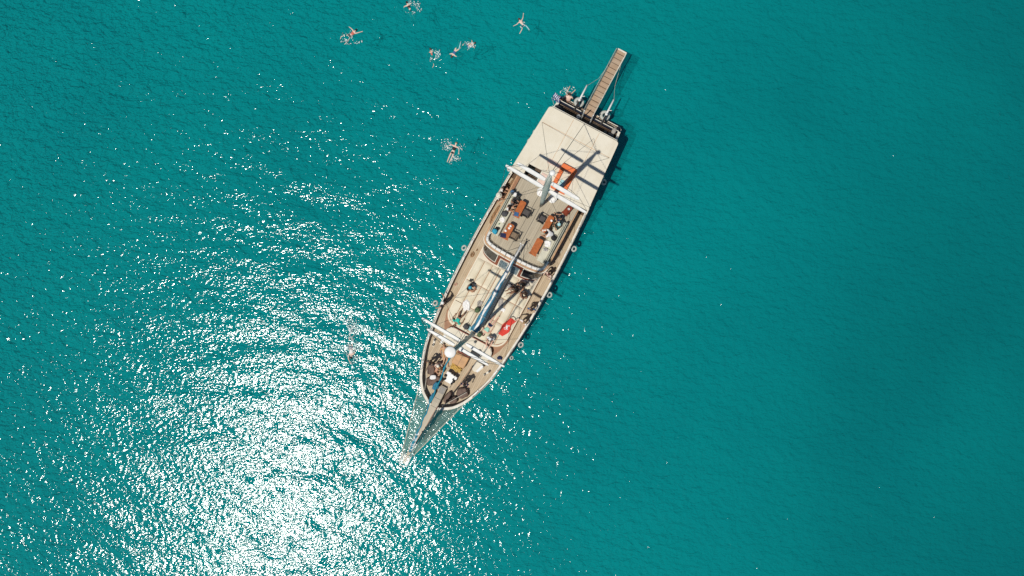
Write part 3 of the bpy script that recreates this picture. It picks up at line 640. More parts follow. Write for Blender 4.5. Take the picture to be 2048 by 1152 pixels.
part(MB().box((0.08, -7.45, 2.936), (0.02, 0.86, 0.008)), 'lid_joint', 'wire', parent=bx)
lk = part(MB().prism([(1.12, -7.45), (1.18, -6.95), (1.75, -6.95), (1.86, -7.2), (1.72, -7.55), (1.42, -7.72), (1.2, -7.66)], 2.15, 2.82), 'deck_locker', 'cream')
part(MB().bbox((1.66, -7.32, 2.86), (0.20, 0.66, 0.09), 0.03, rz=-0.32), 'locker_pad', 'white', parent=lk)
lk2 = part(MB().prism([(-1.95, -6.35), (-1.72, -6.2), (-1.64, -6.95), (-1.86, -7.15)], 2.15, 2.82), 'deck_locker', 'cream')
part(MB().bbox((-1.79, -6.66, 2.86), (0.16, 0.74, 0.08), 0.03, rz=-0.05), 'locker_pad', 'white', parent=lk2)
# anchor windlass
wd = part(MB().bbox((0.06, -9.0, 2.72), (0.62, 0.72, 0.34), 0.04), 'windlass', 'white')
part(MB().bbox((-0.22, -8.72, 2.84), (0.34, 0.26, 0.12), 0.03), 'windlass_cover', 'white', parent=wd)
part(MB().bbox((0.38, -8.80, 2.82), (0.26, 0.24, 0.14), 0.03), 'windlass_cover', 'white', parent=wd)
for x, y, r_ in ((-0.36, -8.95, 0.10), (-0.28, -9.2, 0.09), (0.40, -9.08, 0.11), (0.34, -9.28, 0.08), (0.22, -8.62, 0.07), (0.28, -8.95, 0.06)):
    part(MB().lathe([(r_, 0), (r_, 0.05), (r_ * 0.6, 0.08), (r_ * 0.6, 0.14), (r_, 0.17), (r_, 0.22)], 12, (x, y, 2.76)), 'chain_drum', 'black', True, wd)
part(MB().box((0.06, -9.58, 2.63), (0.56, 0.4, 0.06)), 'windlass_plinth', 'deck', parent=wd)
for sgn in (-1, 1):
    part(MB().box((sgn * 0.93, -8.4, 2.62), (0.06, 1.75, 0.22), rz=sgn * -0.16), 'deck_batten', 'trim')
# yellow rope flaked down on a board
m = MB(); pts = []
for i in range(260):
    t = i / 259; row = t * 11; f = row % 1; f = f if int(row) % 2 == 0 else 1 - f
    pts.append((-0.36 + 0.86 * f + 0.03 * math.sin(i * 1.1), -7.98 - 0.34 * t + 0.06 * math.sin(i * 0.47), 2.60 + 0.05 * abs(math.sin(i * 0.31))))
m.tube(pts, 0.028, 5); single(m, 'rope_coil', 'yellow', 'yellow rope flaked down beside the tan deck hatch on the foredeck', 'rope', (0, 0, 0), smooth=True)
def rope_heap(cx, cy, z, w, l_, n, seed, mat, label, name='rope_heap', r_=0.022):
    rnd = random.Random(seed); m = MB(); pts = []
    a = 0
    for i in range(n):
        a += rnd.uniform(0.25, 0.75); k = 0.35 + 0.65 * abs(noise.noise(Vector((i * 0.07, seed, 0)))) * 1.6
        pts.append((w * k * math.cos(a) + w * 0.3 * noise.noise(Vector((i * 0.05, 0, seed))), l_ * k * math.sin(a) + l_ * 0.9 * (i / n - 0.5), 0.03 + rnd.uniform(0, 0.07)))
    m.tube(pts, r_, 4); return single(m, name, mat, label, 'rope', (cx, cy, z), smooth=True)
rope_heap(-2.80, 3.55, 2.2, 0.24, 0.85, 260, 3, 'ropetan', 'large heap of brown rope on the side deck beside the bench')
rope_heap(-2.78, 6.15, 2.2, 0.22, 0.42, 90, 5, 'ropetan', 'brown rope tangle on the side deck by the front corner of the awning')
rope_heap(-2.88, -0.05, 2.2, 0.15, 0.25, 60, 8, 'ropetan', 'small brown rope coil on the side deck left of the curved window', r_=0.018)
rope_heap(-2.75, 0.45, 2.2, 0.08, 0.12, 26, 9, 'ropetan', 'tiny brown rope loop on the side deck just aft of a rope coil', r_=0.018)
rope_heap(-2.92, -2.6, 2.2, 0.12, 0.14, 34, 12, 'skin1', 'pale pinkish rope ring on the side deck beside the cream mattresses', r_=0.022)
rope_heap(2.85, 3.35, 2.2, 0.2, 0.22, 60, 15, 'rope', 'pale rope coil on the shaded side deck below the upper deck bench')
for k, (x, y, s1, lb) in enumerate(((2.30, -7.40, 0.3, 'steel fairlead on the foredeck near the right rail'), (-2.32, -7.25, 0.28, 'steel fairlead on the foredeck near the left rail'))):
    t = part(MB().bbox((x, y, 2.33), (0.16, 0.62, 0.06), 0.02, rz=-0.5 if x > 0 else 0.2), 'fairlead', 'rail', label=lb)
    for d in (-0.2, 0.2):
        part(MB().lathe([(0.06, 0), (0.06, 0.1), (0.08, 0.13)], 10, (x + d * (0.48 if x > 0 else -0.2), y + d * 0.88, 2.35)), 'bollard', 'steel', True, t)

# ------------------------------------------------------------------ stern: platform, davits, gangway, flag
pf = part(MB().prism([(-2.5, 13.34), (2.55, 13.34), (2.66, 13.5), (2.66, 14.0), (2.52, 14.14), (-2.4, 14.14), (-2.6, 14.0)], 1.02, 1.12), 'bathing_platform', 'navy_hull')
for x0, x1 in ((-2.4, -1.75), (-1.7, -1.0), (-0.95, -0.3), (0.3, 0.95), (1.0, 1.65), (1.7, 2.5)):
    part(MB().box(((x0 + x1) / 2, 13.93, 1.14), (x1 - x0, 0.33, 0.05)), 'platform_grating', 'platform', parent=pf)
part(MB().tube([(0.4, 14.12, 1.16), (2.5, 14.14, 1.16), (2.64, 14.0, 1.16), (2.62, 13.72, 1.16)], 0.03, 6), 'platform_edge', 'rail', parent=pf)
part(MB().tube([(-1.0, 14.12, 1.16), (-2.4, 14.14, 1.16)], 0.03, 6), 'platform_edge', 'rail', parent=pf)
def ring_fender(loc, label, big=1.0, tilt=0.6, rz=0.0, squash=1.0, group='white ring fenders hung round the boat'):
    t = thing('ring_fender', label, 'fender', loc, rz, group)
    mt = Matrix.Rotation(tilt, 3, 'Y')
    MB().torus((0, 0, 0), 0.235 * big, 0.10 * big, mt, 22, 10).build('tyre', 'fender', t, True)
    MB().torus((0, 0, 0), 0.135 * big, 0.035 * big, mt, 18, 8).build('inner_rim', 'black', t, True)
    top = mt @ Vector((-0.30 * big, 0, 0)); MB().tube([top, top + Vector((-0.16, 0, 0.75))], 0.016, 5).build('hanging_rope', 'rope', t)
    return t
for sgn, x in ((-1, -1.22), (1, 1.06)):
    d = part(MB().tube([(x, 13.2, 2.6), (x, 13.6, 2.75), (x, 13.98, 3.0), (x * 1.0 - 0.02, 15.22, 3.05)], [0.06, 0.07, 0.075, 0.06], 9), 'davit', 'white', True)
    part(MB().lump((x, 13.97, 3.06), (0.11, 0.11, 0.10), 0, 1, nu=12, nv=8), 'davit_joint', 'white', True, d)
    part(MB().box((x + 0.02, 13.5, 2.95), (0.14, 0.85, 0.12)), 'davit_bracket', 'black', parent=d)
    part(MB().torus((x, 15.24, 3.05), 0.07, 0.02, Matrix.Rotation(R(90), 3, 'Y'), 12, 5), 'davit_eye', 'steel', parent=d)
    part(MB().tube([(x + 0.02, 14.3, 3.02), (x + 0.22, 14.42, 3.0)], 0.025, 5), 'davit_cleat', 'white', parent=d)
    part(MB().tube([(x, 15.22, 2.98), (x * 0.6, 16.4, 2.2), (x * 0.3 - 0.1, 18.2, 2.5)], 0.011, 4), 'davit_line', 'rope', parent=d)
    part(MB().bbox((x * 1.95, 12.62, 2.75), (0.5, 0.5, 0.9), 0.1), 'stern_locker', 'charcoal')
ring_fender((-1.22, 14.12, 2.0), 'large white ring fender under the davit left of the gangway', 1.22, 0.15, R(90)); ring_fender((1.0, 14.15, 2.0), 'large white ring fender under the davit right of the gangway', 1.22, 0.15, R(90))
gw = thing('gangway', 'long narrow wooden gangway sticking out astern with cross treads', 'gangway', (-0.14, 13.2, 2.55))
for sgn in (-1, 1):
    MB().box((sgn * 0.36, 2.85, 0), (0.055, 5.75, 0.12)).build('side_beam', 'rail' if sgn > 0 else 'updeck', gw)
for i in range(14):
    y = 0.22 + i * 0.404
    o = MB().bbox((0, y + 0.15, 0.0), (0.66, 0.37, 0.05), 0.01).build('board', 'gang', gw)
    MB().box((0, y - 0.052, 0.012), (0.66, 0.03, 0.07)).build('tread_bar', 'aft', gw)
MB().box((0, 5.72, 0.01), (0.76, 0.10, 0.13)).build('end_beam', 'rail', gw)
for dz, xo in ((0.32, -0.40), (0.62, -0.44)):
    MB().tube([(xo, 0.1, dz), (xo, 5.5, dz)], 0.016, 5).build('hand_line', 'rope', gw)
for i in range(5):
    MB().tube([(-0.38, 0.3 + i * 1.3, 0.03), (-0.44, 0.3 + i * 1.3, 0.64)], 0.018, 5).build('stanchion', 'steel', gw)
for x in (-0.3, 0.42): MB().tube([(x, -0.3, 0.0), (x, -0.3, 2.3)], 0.04, 7).build('gangway_post', 'white', gw)
MB().tube([(0.40, -0.3, 2.25), (0.40, 5.5, 0.1)], 0.011, 4).build('hoist_line', 'rope', gw)
# flag
fl = thing('flag', 'blue and white striped flag with white cross on a staff at the stern corner', 'flag', (-2.75, 12.85, 2.7), R(12))
MB().tube([(0, 0, 0), (-0.28, 0.05, 1.35)], 0.02, 6).build('flag_staff', 'white', fl)
def flag_piece(u0, u1, v0, v1, lift=0.0):
    m = MB(); n = 8; rows = []
    for v in (v0, (v0 + v1) / 2, v1):
        rows.append([(-0.24 + 0.05 * math.sin(u * 9) + 0.62 * v * 0.9, -0.02 + 0.62 * u + 0.03 * math.sin(v * 7), 1.22 - 0.42 * v - 0.25 * u + 0.06 * math.sin(u * 8 + v * 3) + lift) for u in [lerp(u0, u1, i / n) for i in range(n + 1)]])
    return m.loft(rows)
for i in range(9):
    flag_piece(0, 1, i / 9, (i + 1) / 9).build('flag_stripe', 'flagblue' if i % 2 == 0 else 'whitecloth', fl, True)
flag_piece(0, 0.38, 0, 5 / 9, 0.006).build('flag_canton', 'flagblue', fl, True)
flag_piece(0.15, 0.23, 0, 5 / 9, 0.010).build('flag_cross', 'whitecloth', fl, True); flag_piece(0, 0.38, 0.24, 0.32, 0.010).build('flag_cross', 'whitecloth', fl, True)
# gear stowed on the after deck
rope_heap(-1.1, 12.75, 2.34, 0.22, 0.16, 60, 41, 'rope', 'pale rope coil on the shaded after deck left of the gangway', r_=0.02)
rope_heap(1.6, 12.9, 2.34, 0.16, 0.2, 50, 43, 'rope', 'pale rope coil on the shaded after deck right of the gangway', r_=0.02)
m = MB().lathe([(0.11, 0), (0.15, 0.3), (0.16, 0.31), (0.13, 0.29), (0.10, 0.03)], 14); single(m, 'bucket', 'white', 'white bucket on the after deck just left of the gangway', 'bucket', (-0.72, 12.95, 2.34), smooth=True)
t = thing('outboard_motor', 'grey outboard motor stowed upright at the right end of the after deck', 'motor', (2.15, 13.15, 2.6)); MB().lump((0, 0, 0.35), (0.17, 0.27, 0.2), 0.1, 3, 0.8).build('motor_cowl', 'greycloth', t, True); MB().box((0, 0, 0.05), (0.1, 0.16, 0.4)).build('motor_leg', 'charcoal', t); MB().tube([(0, -0.2, 0.3), (0, -0.55, 0.4)], 0.02, 6).build('tiller', 'black', t)
m = MB().bbox((0, 0, 0.16), (0.5, 0.34, 0.32), 0.03); m.bbox((0, 0, 0.34), (0.53, 0.37, 0.05), 0.02); single(m, 'cool_box', 'bluecloth', 'blue cool box on the after deck by the flag', 'cool box', (-2.05, 12.6, 2.34), R(8))
part(MB().tube([(-2.5, 13.3, 2.95), (-0.7, 13.3, 2.95)], 0.03, 6), 'stern_rail', 'rail'); part(MB().tube([(0.5, 13.3, 2.95), (2.5, 13.3, 2.95)], 0.03, 6), 'stern_rail', 'rail')
# ring fenders along the hull
for x, y, z, lb in ((-3.08, 10.55, 1.9, 'white ring fender at the left edge of the awning, nearest the stern'), (-3.14, 9.75, 1.9, 'white ring fender at the left edge of the awning, second from the stern'),
                    (-3.50, 7.15, 1.9, 'white ring fender on the left side at the front corner of the awning'), (-3.74, 0.15, 1.75, 'white ring fender on the left side level with the deckhouse front'),
                    (-3.68, -4.62, 1.75, 'white ring fender on the left side beside the standing person in black')):
    ring_fender((x, y, z), lb, 0.74, 0.55, R(180))
for x, y, z, lb in ((3.32, 9.62, 1.9, 'white ring fender at the right edge of the awning'), (3.72, 4.05, 1.75, 'white ring fender on the right side below the upper deck bench'),
                    (3.72, 0.05, 1.75, 'white ring fender on the right side level with the deckhouse front'), (3.58, -4.35, 1.75, 'white ring fender on the right side beside the red towel')):
    ring_fender((x, y, z), lb, 0.74, 0.55)
ring_fender((3.42, -5.55, 1.9), 'small pinkish ring fender on the right side below the tip of the long spreader', 0.5, 0.5)

# ------------------------------------------------------------------ mattresses on the sun deck
XS = [-2.40, -1.79, -1.12, -0.46, 0.46, 1.12, 1.75, 2.40]; YS = [0.02, -1.86, -3.64, -5.36]
rowname = ['after', 'middle', 'forward']; lanes = ['first', 'second', 'third', None, 'fourth', 'fifth', 'sixth']
for r_ in range(3):
    for c in range(7):
        if c == 3: continue
        x0, x1 = XS[c] + 0.022, XS[c + 1] - 0.022; y1, y0 = YS[r_] - 0.022, YS[r_ + 1] + 0.022
        m = MB()
        if r_ == 2 and c in (0, 6):
            sg = -1 if c == 0 else 1; xo = x0 if c == 0 else x1; xi = x1 if c == 0 else x0
            poly = [(xi, y1), (xo, y1), (xo, -4.55), (lerp(xo, xi, 0.2), -4.78), (lerp(xo, xi, 0.55), -5.02), (xi, -5.22)]
            m.prism(poly, 2.72, 2.80); xc_, yc_ = 0, 0
            o = single(m, 'sun_mattress', 'mat', f'cream sun mattress, {lanes[c]} lane from the left, forward row with cut corner', 'mattress', (0, 0, 0), group='cream mattresses on the sun deck')
        else:
            if r_ == 0 and c in (0, 6): y1 = -0.02
            nx_, ny_ = 6, 14; W_, L_ = x1 - x0, y1 - y0; vs_ = []; rr = random.random() * 9
            for j in range(ny_ + 1):
                for i in range(nx_ + 1):
                    u, v = i / nx_, j / ny_; e_ = min(u, 1 - u) * W_; f_ = min(v, 1 - v) * L_
                    z = 0.085 * min(1, (min(e_, f_) / 0.05)) ** 0.5 + 0.012 * noise.noise(Vector((u * 3 + rr, v * 6, rr)))
                    vs_.append(((u - 0.5) * W_, (v - 0.5) * L_, max(z, 0.0)))
            m.add(vs_, [(j * (nx_ + 1) + i, j * (nx_ + 1) + i + 1, (j + 1) * (nx_ + 1) + i + 1, (j + 1) * (nx_ + 1) + i) for j in range(ny_) for i in range(nx_)])
            single(m, 'sun_mattress', 'mat', f'cream sun mattress, {lanes[c]} lane from the left, {rowname[r_]} row', 'mattress', ((x0 + x1) / 2, (y0 + y1) / 2, 2.728), group='cream mattresses on the sun deck', smooth=True)

# ------------------------------------------------------------------ upper deck furniture
def bench(x0, x1, y0, y1, back, label):
    t = thing('bench', label, 'bench', ((x0 + x1) / 2, (y0 + y1) / 2, 4.5)); W_ = x1 - x0; L_ = y1 - y0
    MB().bbox((0, 0, 0.18), (W_, L_, 0.36), 0.03).build('bench_base', 'cream', t)
    n = 3
    for i in range(n): MB().bbox((-back * 0.10, -L_ / 2 + L_ * (i + 0.5) / n, 0.42), (W_ - 0.24, L_ / n - 0.02, 0.12), 0.04).build('seat_cushion', 'sofa', t)
    MB().bbox((back * (W_ / 2 - 0.10), 0, 0.56), (0.19, L_, 0.42), 0.06).build('backrest', 'sofa_back', t)
    return t
b = bench(-2.42, -1.66, 1.92, 5.1, -1, 'long cream bench along the left side of the upper deck'); 
MB().bbox((0.08, 1.66, 0.40), (0.66, 0.08, 0.55), 0.03).build('bench_end', 'darkmesh', b)
b = bench(1.55, 2.34, 1.72, 5.1, 1, 'long cream bench along the right side of the upper deck')
def table(x, y, w, l_, label, mat='table', rz=0.0):
    t = thing('table', label, 'table', (x, y, 4.5), rz, 'varnished tables on the upper deck')
    P = [(-w / 2, -l_ / 2 + 0.08), (-w / 2 + 0.08, -l_ / 2), (w / 2 - 0.08, -l_ / 2), (w / 2, -l_ / 2 + 0.08), (w / 2, l_ / 2 - 0.08), (w / 2 - 0.08, l_ / 2), (-w / 2 + 0.08, l_ / 2), (-w / 2, l_ / 2 - 0.08)]
    tp_ = MB().prism(P, 0.70, 0.75).build('table_top', mat, t)
    MB().box((0, -l_ / 2 + 0.02, 0.71), (w + 0.08, 0.10, 0.05)).build('end_batten', mat, t)
    for yy in (-l_ / 2 + 0.25, l_ / 2 - 0.25):
        MB().box((0, yy, 0.36), (0.12, 0.08, 0.68)).build('leg', mat, t); MB().box((0, yy, 0.02), (0.44, 0.10, 0.04)).build('foot', mat, t)
    return t
table(-1.20, 4.37, 0.46, 1.24, 'orange varnished table with a blue cloth on its forward end'); table(-1.19, 2.56, 0.50, 1.16, 'orange varnished table set with white cups and a navy cloth')
table(1.07, 4.36, 0.44, 1.28, 'orange varnished table on the right beside the person in dark green'); table(1.13, 2.54, 0.50, 1.26, 'bare orange varnished table nearest the deckhouse windows')
table(1.86, 5.90, 0.42, 0.72, 'short red-brown table in the after right corner of the upper deck', 'mahogany', R(-12))
def dchair(x, y, rz, label, fabric):
    t = thing('folding_chair', label, 'chair', (x, y, 4.5), rz, 'folding chairs at the upper deck tables')
    MB().bbox((0, 0.02, 0.44), (0.46, 0.44, 0.03), 0.01).build('seat', fabric, t)
    MB().box((0, -0.29, 0.70), (0.50, 0.03, 0.36), rx=R(-18)).build('backrest', fabric, t)
    for sg in (-1, 1):
        MB().tube([(sg * 0.25, 0.26, 0.02), (sg * 0.25, -0.2, 0.46), (sg * 0.25, -0.36, 0.88)], 0.016, 6).build('leg', 'black', t)
        MB().tube([(sg * 0.25, -0.28, 0.02), (sg * 0.25, 0.22, 0.64)], 0.016, 6).build('leg', 'black', t)
        MB().tube([(sg * 0.27, 0.30, 0.64), (sg * 0.27, 0, 0.66), (sg * 0.27, -0.24, 0.65)], 0.028, 6, flat=0.5).build('arm_rest', 'black', t)
    MB().tube([(-0.25, 0.24, 0.05), (0.25, 0.24, 0.05)], 0.014, 5).build('crossbar', 'black', t)
dchair(-0.68, 4.36, R(90), 'dark grey folding chair left of centre, facing the table with the blue cloth', 'darkmesh'); dchair(-0.66, 2.50, R(90), 'brown folding chair facing the table with the white cups', 'brownmesh')
dchair(0.52, 4.50, R(-90), 'dark grey folding chair right of centre, facing the right-hand table', 'darkmesh')
def tubchair(x, y, rz, label):
    t = thing('tub_chair', label, 'chair', (x, y, 4.5), rz, 'white tub chairs by the mizzen mast')
    MB().lathe([(0.20, 0), (0.25, 0.34), (0.25, 0.42), (0.20, 0.44)], 16).build('seat', 'white', t, True)
    m = MB(); rings = []
    for i in range(13):
        a = R(-20 + 220 * i / 12); rings.append([(math.cos(a) * r_, -math.sin(a) * r_, z) for r_, z in ((0.27, 0.25), (0.30, 0.78), (0.265, 0.79), (0.235, 0.27))])
    m.loft(rings, True).build('curved_back', 'white', t, True)
    MB().lathe([(0.17, 0), (0.2, 0.06), (0.16, 0.09)], 14, (0, 0.0, 0.43)).build('seat_pad', 'whitecloth', t, True)
tubchair(-0.46, 6.12, R(150), 'white round tub chair just left of the mizzen mast'); tubchair(0.54, 6.1, R(-150), 'white round tub chair just right of the mizzen mast')
# orange padded frame on the awning
oc = thing('padded_frame', 'orange padded rectangular frame lying on the cream awning', 'cushion', (0.56, 7.76, 4.905))
for nm, c, d in (('pad', (0.0, 0.86, 0.15), (1.16, 0.34, 0.30)), ('pad', (-0.43, 0.02, 0.12), (0.30, 1.32, 0.24)), ('pad', (0.43, 0.02, 0.12), (0.30, 1.32, 0.24)), ('pad', (0.0, -0.80, 0.13), (1.16, 0.30, 0.26))):
    MB().bbox(c, d, 0.05).build(nm, 'orange', oc)
def cloth(name, label, cat, loc, w, l_, mat, seed=1, rough=0.05, rz=0.0, ragged=0.12, n=16, h_=0.0, z0=0.02):
    """crumpled cloth: a thick grid with folds and an uneven outline"""
    m = MB(); vs_ = []
    for j in range(n + 1):
        for i in range(n + 1):
            u, v = i / n * 2 - 1, j / n * 2 - 1
            k = 1 - ragged * (0.5 + noise.noise(Vector((u * 1.5 + seed, v * 1.5, seed * 2.3))))
            if ragged > 0.15: q = max(abs(u), abs(v)); rr = math.hypot(u, v) + 1e-6; s1 = lerp(1, q / rr, 0.7); uu, vv = u * s1, v * s1
            else: uu, vv = u, v
            z = z0 + rough * (0.5 + abs(noise.noise(Vector((u * 2.2 + seed, v * 2.2, 0.3)))) + 0.6 * noise.noise(Vector((u * 5, v * 5 + seed, 1)))) + h_ * max(0, 1 - (u * u + v * v))
            if max(abs(u), abs(v)) > 0.999: z = 0.004
            vs_.append((uu * w / 2 * k, vv * l_ / 2 * k, max(z, 0.003)))
    m.add(vs_, [(j * (n + 1) + i, j * (n + 1) + i + 1, (j + 1) * (n + 1) + i + 1, (j + 1) * (n + 1) + i) for j in range(n) for i in range(n)])
    return single(m, name, mat, label, cat, loc, rz, smooth=True)
cloth('towel', 'pale blue and white towel inside the orange padded frame', 'towel', (0.58, 7.48, 4.905), 0.36, 0.52, 'palecyan', 2, 0.04)
cloth('mat', 'pale pink mat on the awning beside the orange padded frame', 'mat', (-0.58, 8.48, 4.905), 1.05, 0.36, 'pink', 3, 0.02, ragged=0.02)
cloth('mat', 'pale pink mat on the awning beside the stair opening', 'mat', (-0.75, 7.1, 4.905), 0.55, 0.85, 'pink', 5, 0.02, ragged=0.02)
# things on the benches and tables
def bag(label, loc, rad, mat, seed, rz=0.0, name='bag', strap=True, cat='bag'):
    t = thing(name, label, cat, loc, rz)
    MB().lump((0, 0, rad[2] * 0.85), rad, 0.28, seed, 0.75, freq=1.6, floor=0.0).build('bag_body', mat, t, True)
    MB().lump((0, rad[1] * 0.35, rad[2] * 1.2), (rad[0] * 0.62, rad[1] * 0.5, rad[2] * 0.6), 0.25, seed + 4, 0.8).build('bag_pocket', mat, t, True)
    if strap: MB().tube([(rad[0] * math.cos(a) * 0.8, rad[1] * 1.15 * math.sin(a), rad[2] * (1.1 + 0.5 * math.sin(a))) for a in [R(q) for q in range(-30, 211, 24)]], 0.018, 5).build('strap', 'black', t)
    return t
TT = 5.252; BS = 4.985
cloth('napkin', 'blue cloth on the forward end of the left after table', 'cloth', (-1.24, 3.92, TT), 0.36, 0.30, 'bluecloth', 7, 0.05, 0.2)
cloth('napkin', 'navy cloth on the forward left corner of the table with the cups', 'cloth', (-1.36, 2.14, TT), 0.44, 0.34, 'navycloth', 8, 0.05, 0.3)
bag('round black bag on the left bench beside the person in white and black', (-2.0, 3.55, BS), (0.20, 0.20, 0.16), 'charcoal', 3)
cloth('towel', 'white crumpled towel on the left bench forward of the round black bag', 'towel', (-1.95, 3.12, BS), 0.42, 0.46, 'whitecloth', 9, 0.07, 0.2, 0.25)
bag('cyan bag at the forward end of the left bench', (-2.03, 2.12, BS), (0.20, 0.19, 0.15), 'cyan', 6); cloth('cloth', 'black cloth behind the cyan bag on the left bench', 'cloth', (-1.95, 2.42, BS), 0.36, 0.26, 'blackcloth', 12, 0.06, 0.2, 0.2)
m = MB().lathe([(0.035, 0), (0.04, 0.16), (0.02, 0.2), (0.02, 0.24)], 10); single(m, 'bottle', 'brightgreen', 'bright green bottle standing on the left bench', 'bottle', (-2.02, 2.72, BS), smooth=True)
def cup(x, y, label):
    t = thing('cup', label, 'cup', (x, y, TT), 0, 'white cups on the upper deck tables')
    MB().lathe([(0.03, 0), (0.045, 0.10), (0.038, 0.10), (0.026, 0.015)], 12).build('cup_body', 'white', t, True); MB().lathe([(0.085, 0), (0.09, 0.012), (0.04, 0.008)], 14).build('saucer', 'white', t, True)
cup(-1.20, 2.98, 'white cup on the left forward table, nearest the after end'); cup(-1.22, 2.80, 'white cup on the left forward table, second from its after end'); cup(-1.36, 2.52, 'white cup at the bench side of the left forward table')
cup(1.10, 3.90, 'white cup at the forward end of the right after table, toward the bench'); cup(0.98, 3.80, 'white cup at the forward end of the right after table, toward midships'); cup(1.20, 4.70, 'white cup at the after end of the right after table')
cup(1.90, 6.02, 'white cup on the short red-brown table')
bag('black bag on the right bench behind the person in white', (1.93, 3.68, BS), (0.19, 0.18, 0.16), 'blackcloth', 13)
cloth('towel', 'large white crumpled towel in the middle of the right bench', 'towel', (1.74, 3.12, BS), 0.56, 0.56, 'whitecloth', 15, 0.10, 0.3, 0.25); cloth('cloth', 'small patterned cloth forward of the white towel on the right bench', 'cloth', (1.80, 2.70, BS), 0.42, 0.3, 'patterned', 16, 0.06, 0.3, 0.3)
cloth('towel', 'small white towel on the after end of the left bench', 'towel', (-1.98, 5.12, 5.13), 0.3, 0.36, 'whitecloth', 17, 0.06, 0.3, 0.25, h_=0.03); bag('small blue-grey bag on the end of the left bench back', (-2.28, 5.22, 4.9), (0.13, 0.14, 0.14), 'jeans', 18)
# things on the sun deck
SD = 2.805
cloth('towel', 'white fluffy towel on the forward left mattresses', 'towel', (-1.45, -3.60, SD), 0.62, 1.0, 'whitecloth', 21, 0.09, 0.35, 0.35)
cloth('towel', 'grey oval towel beside the boom on the left mattresses', 'towel', (-0.64, -3.02, SD), 0.48, 0.56, 'greycloth', 22, 0.05, -0.5, 0.3)
bag('green rucksack beside the grey oval towel', (-0.56, -3.52, SD), (0.19, 0.20, 0.17), 'green', 23)
cloth('towel', 'grey striped towel right of the boom', 'towel', (0.72, -2.22, SD), 0.42, 0.58, 'stripecloth', 24, 0.05, 0.5, 0.1)
cloth('towel', 'small white towel on the right mattresses under the mast shadow', 'towel', (1.12, -2.62, SD), 0.46, 0.36, 'whitecloth', 25, 0.06, 0.2, 0.3)
bag('dark grey bag at the forward edge of the sun deck, left of the boom', (-0.72, -5.02, SD), (0.22, 0.20, 0.16), 'charcoal', 26); cloth('towel', 'pale cyan towel beside the dark grey bag', 'towel', (-0.40, -5.02, SD), 0.30, 0.40, 'palecyan', 27, 0.06, 0.2, 0.2)
bag('grey green bag just right of the mast on the sun deck', (0.45, -5.08, SD), (0.16, 0.18, 0.15), 'green', 28)
cloth('clothes', 'patterned clothes heap on the after right mattresses beside the people in black', 'clothes', (0.78, -0.82, SD), 0.5, 0.72, 'patterned', 29, 0.08, 0.7, 0.3); cloth('clothes', 'grey cloth on the after right mattresses by the deckhouse window', 'cloth', (1.80, -0.12, SD), 0.36, 0.5, 'greycloth', 30, 0.07, -0.6, 0.25)
m = MB().box((0, 0, 0.03), (0.18, 0.22, 0.05)); m.box((0.12, 0.1, 0.03), (0.1, 0.16, 0.05), rz=0.5); single(m, 'sandals', 'black', 'pair of black sandals on the left mattresses aft of the seated person', 'sandals', (-2.05, -1.80, SD))
# red towel with a white figure
rt = thing('towel', 'red towel with a white printed figure spread on the right mattresses', 'towel', (1.98, -3.62, SD), R(-6))
m = MB(); rows = []
for j in range(17):
    v = j / 16; hw = 0.30 * (1 - 0.22 * math.sin(v * 9.5 + 0.6)) * (0.72 + 0.28 * min(1, (1 - v) * 6, v * 8)); xc_ = 0.16 * (v - 0.5) + 0.05 * math.sin(v * 7)
    rows.append([(xc_ + hw * (i / 8 * 2 - 1), -0.76 + 1.52 * v, 0.012 + (0.05 + 0.03 * noise.noise(Vector((i * 0.6, j * 0.5, 2)))) * (0 if i in (0, 8) or j in (0, 16) else 1)) for i in range(9)])
m.loft(rows).build('towel_cloth', 'redcloth', rt, True)
m = MB(); m.lump((0.0, 0.02, 0.075), (0.075, 0.17, 0.02), 0.7, 3, freq=2.8, rz=0.5); m.lump((-0.09, -0.13, 0.07), (0.035, 0.075, 0.02), 0.5, 5, rz=-0.7); m.lump((0.09, 0.17, 0.075), (0.05, 0.05, 0.02), 0.4, 6); m.lump((0.10, -0.08, 0.07), (0.09, 0.022, 0.02), 0.5, 7, rz=-0.6); m.lump((0.02, -0.2, 0.07), (0.12, 0.02, 0.02), 0.4, 9, rz=0.3)
m.build('white_print', 'whitecloth', rt, True)
MB().torus((0.06, 0.74, 0.04), 0.20, 0.03, None, 16, 6, R(-10), R(190)).build('towel_shadow_rim', 'charcoal', rt, True)  # charcoal arc stands in for the shadow along the towel's after edge
# bean bags on the foredeck
def beanbag(x, y, rx_, ry_, h_, rz, seed, label):
    t = thing('bean_bag', label, 'bean bag', (x, y, 2.30 + 0.06 * max(0, -y - 9)), rz, 'brown bean bags in the bow')
    MB().lump((0, 0, h_ * 0.55), (rx_, ry_, h_), 0.22, seed, 0.85, 24, 14, 1.7, floor=0.0).build('bag_body', 'bean', t, True)
    MB().lump((0, ry_ * 0.55, h_ * 1.1), (rx_ * 0.75, ry_ * 0.38, h_ * 0.55), 0.25, seed + 9, 0.9).build('back_pad', 'bean', t, True)
    MB().tube([(rx_ * 0.7 * math.cos(a), ry_ * 0.15 + ry_ * 0.5 * math.sin(a), h_ * 1.28) for a in [R(q) for q in range(0, 181, 20)]], 0.012, 5).build('piping', 'bean', t)
beanbag(-1.55, -9.12, 0.33, 0.42, 0.33, R(20), 1, 'brown bean bag nearest the left rail of the bow'); beanbag(-1.22, -9.95, 0.26, 0.32, 0.26, R(30), 2, 'brown bean bag in the left bow, furthest forward')
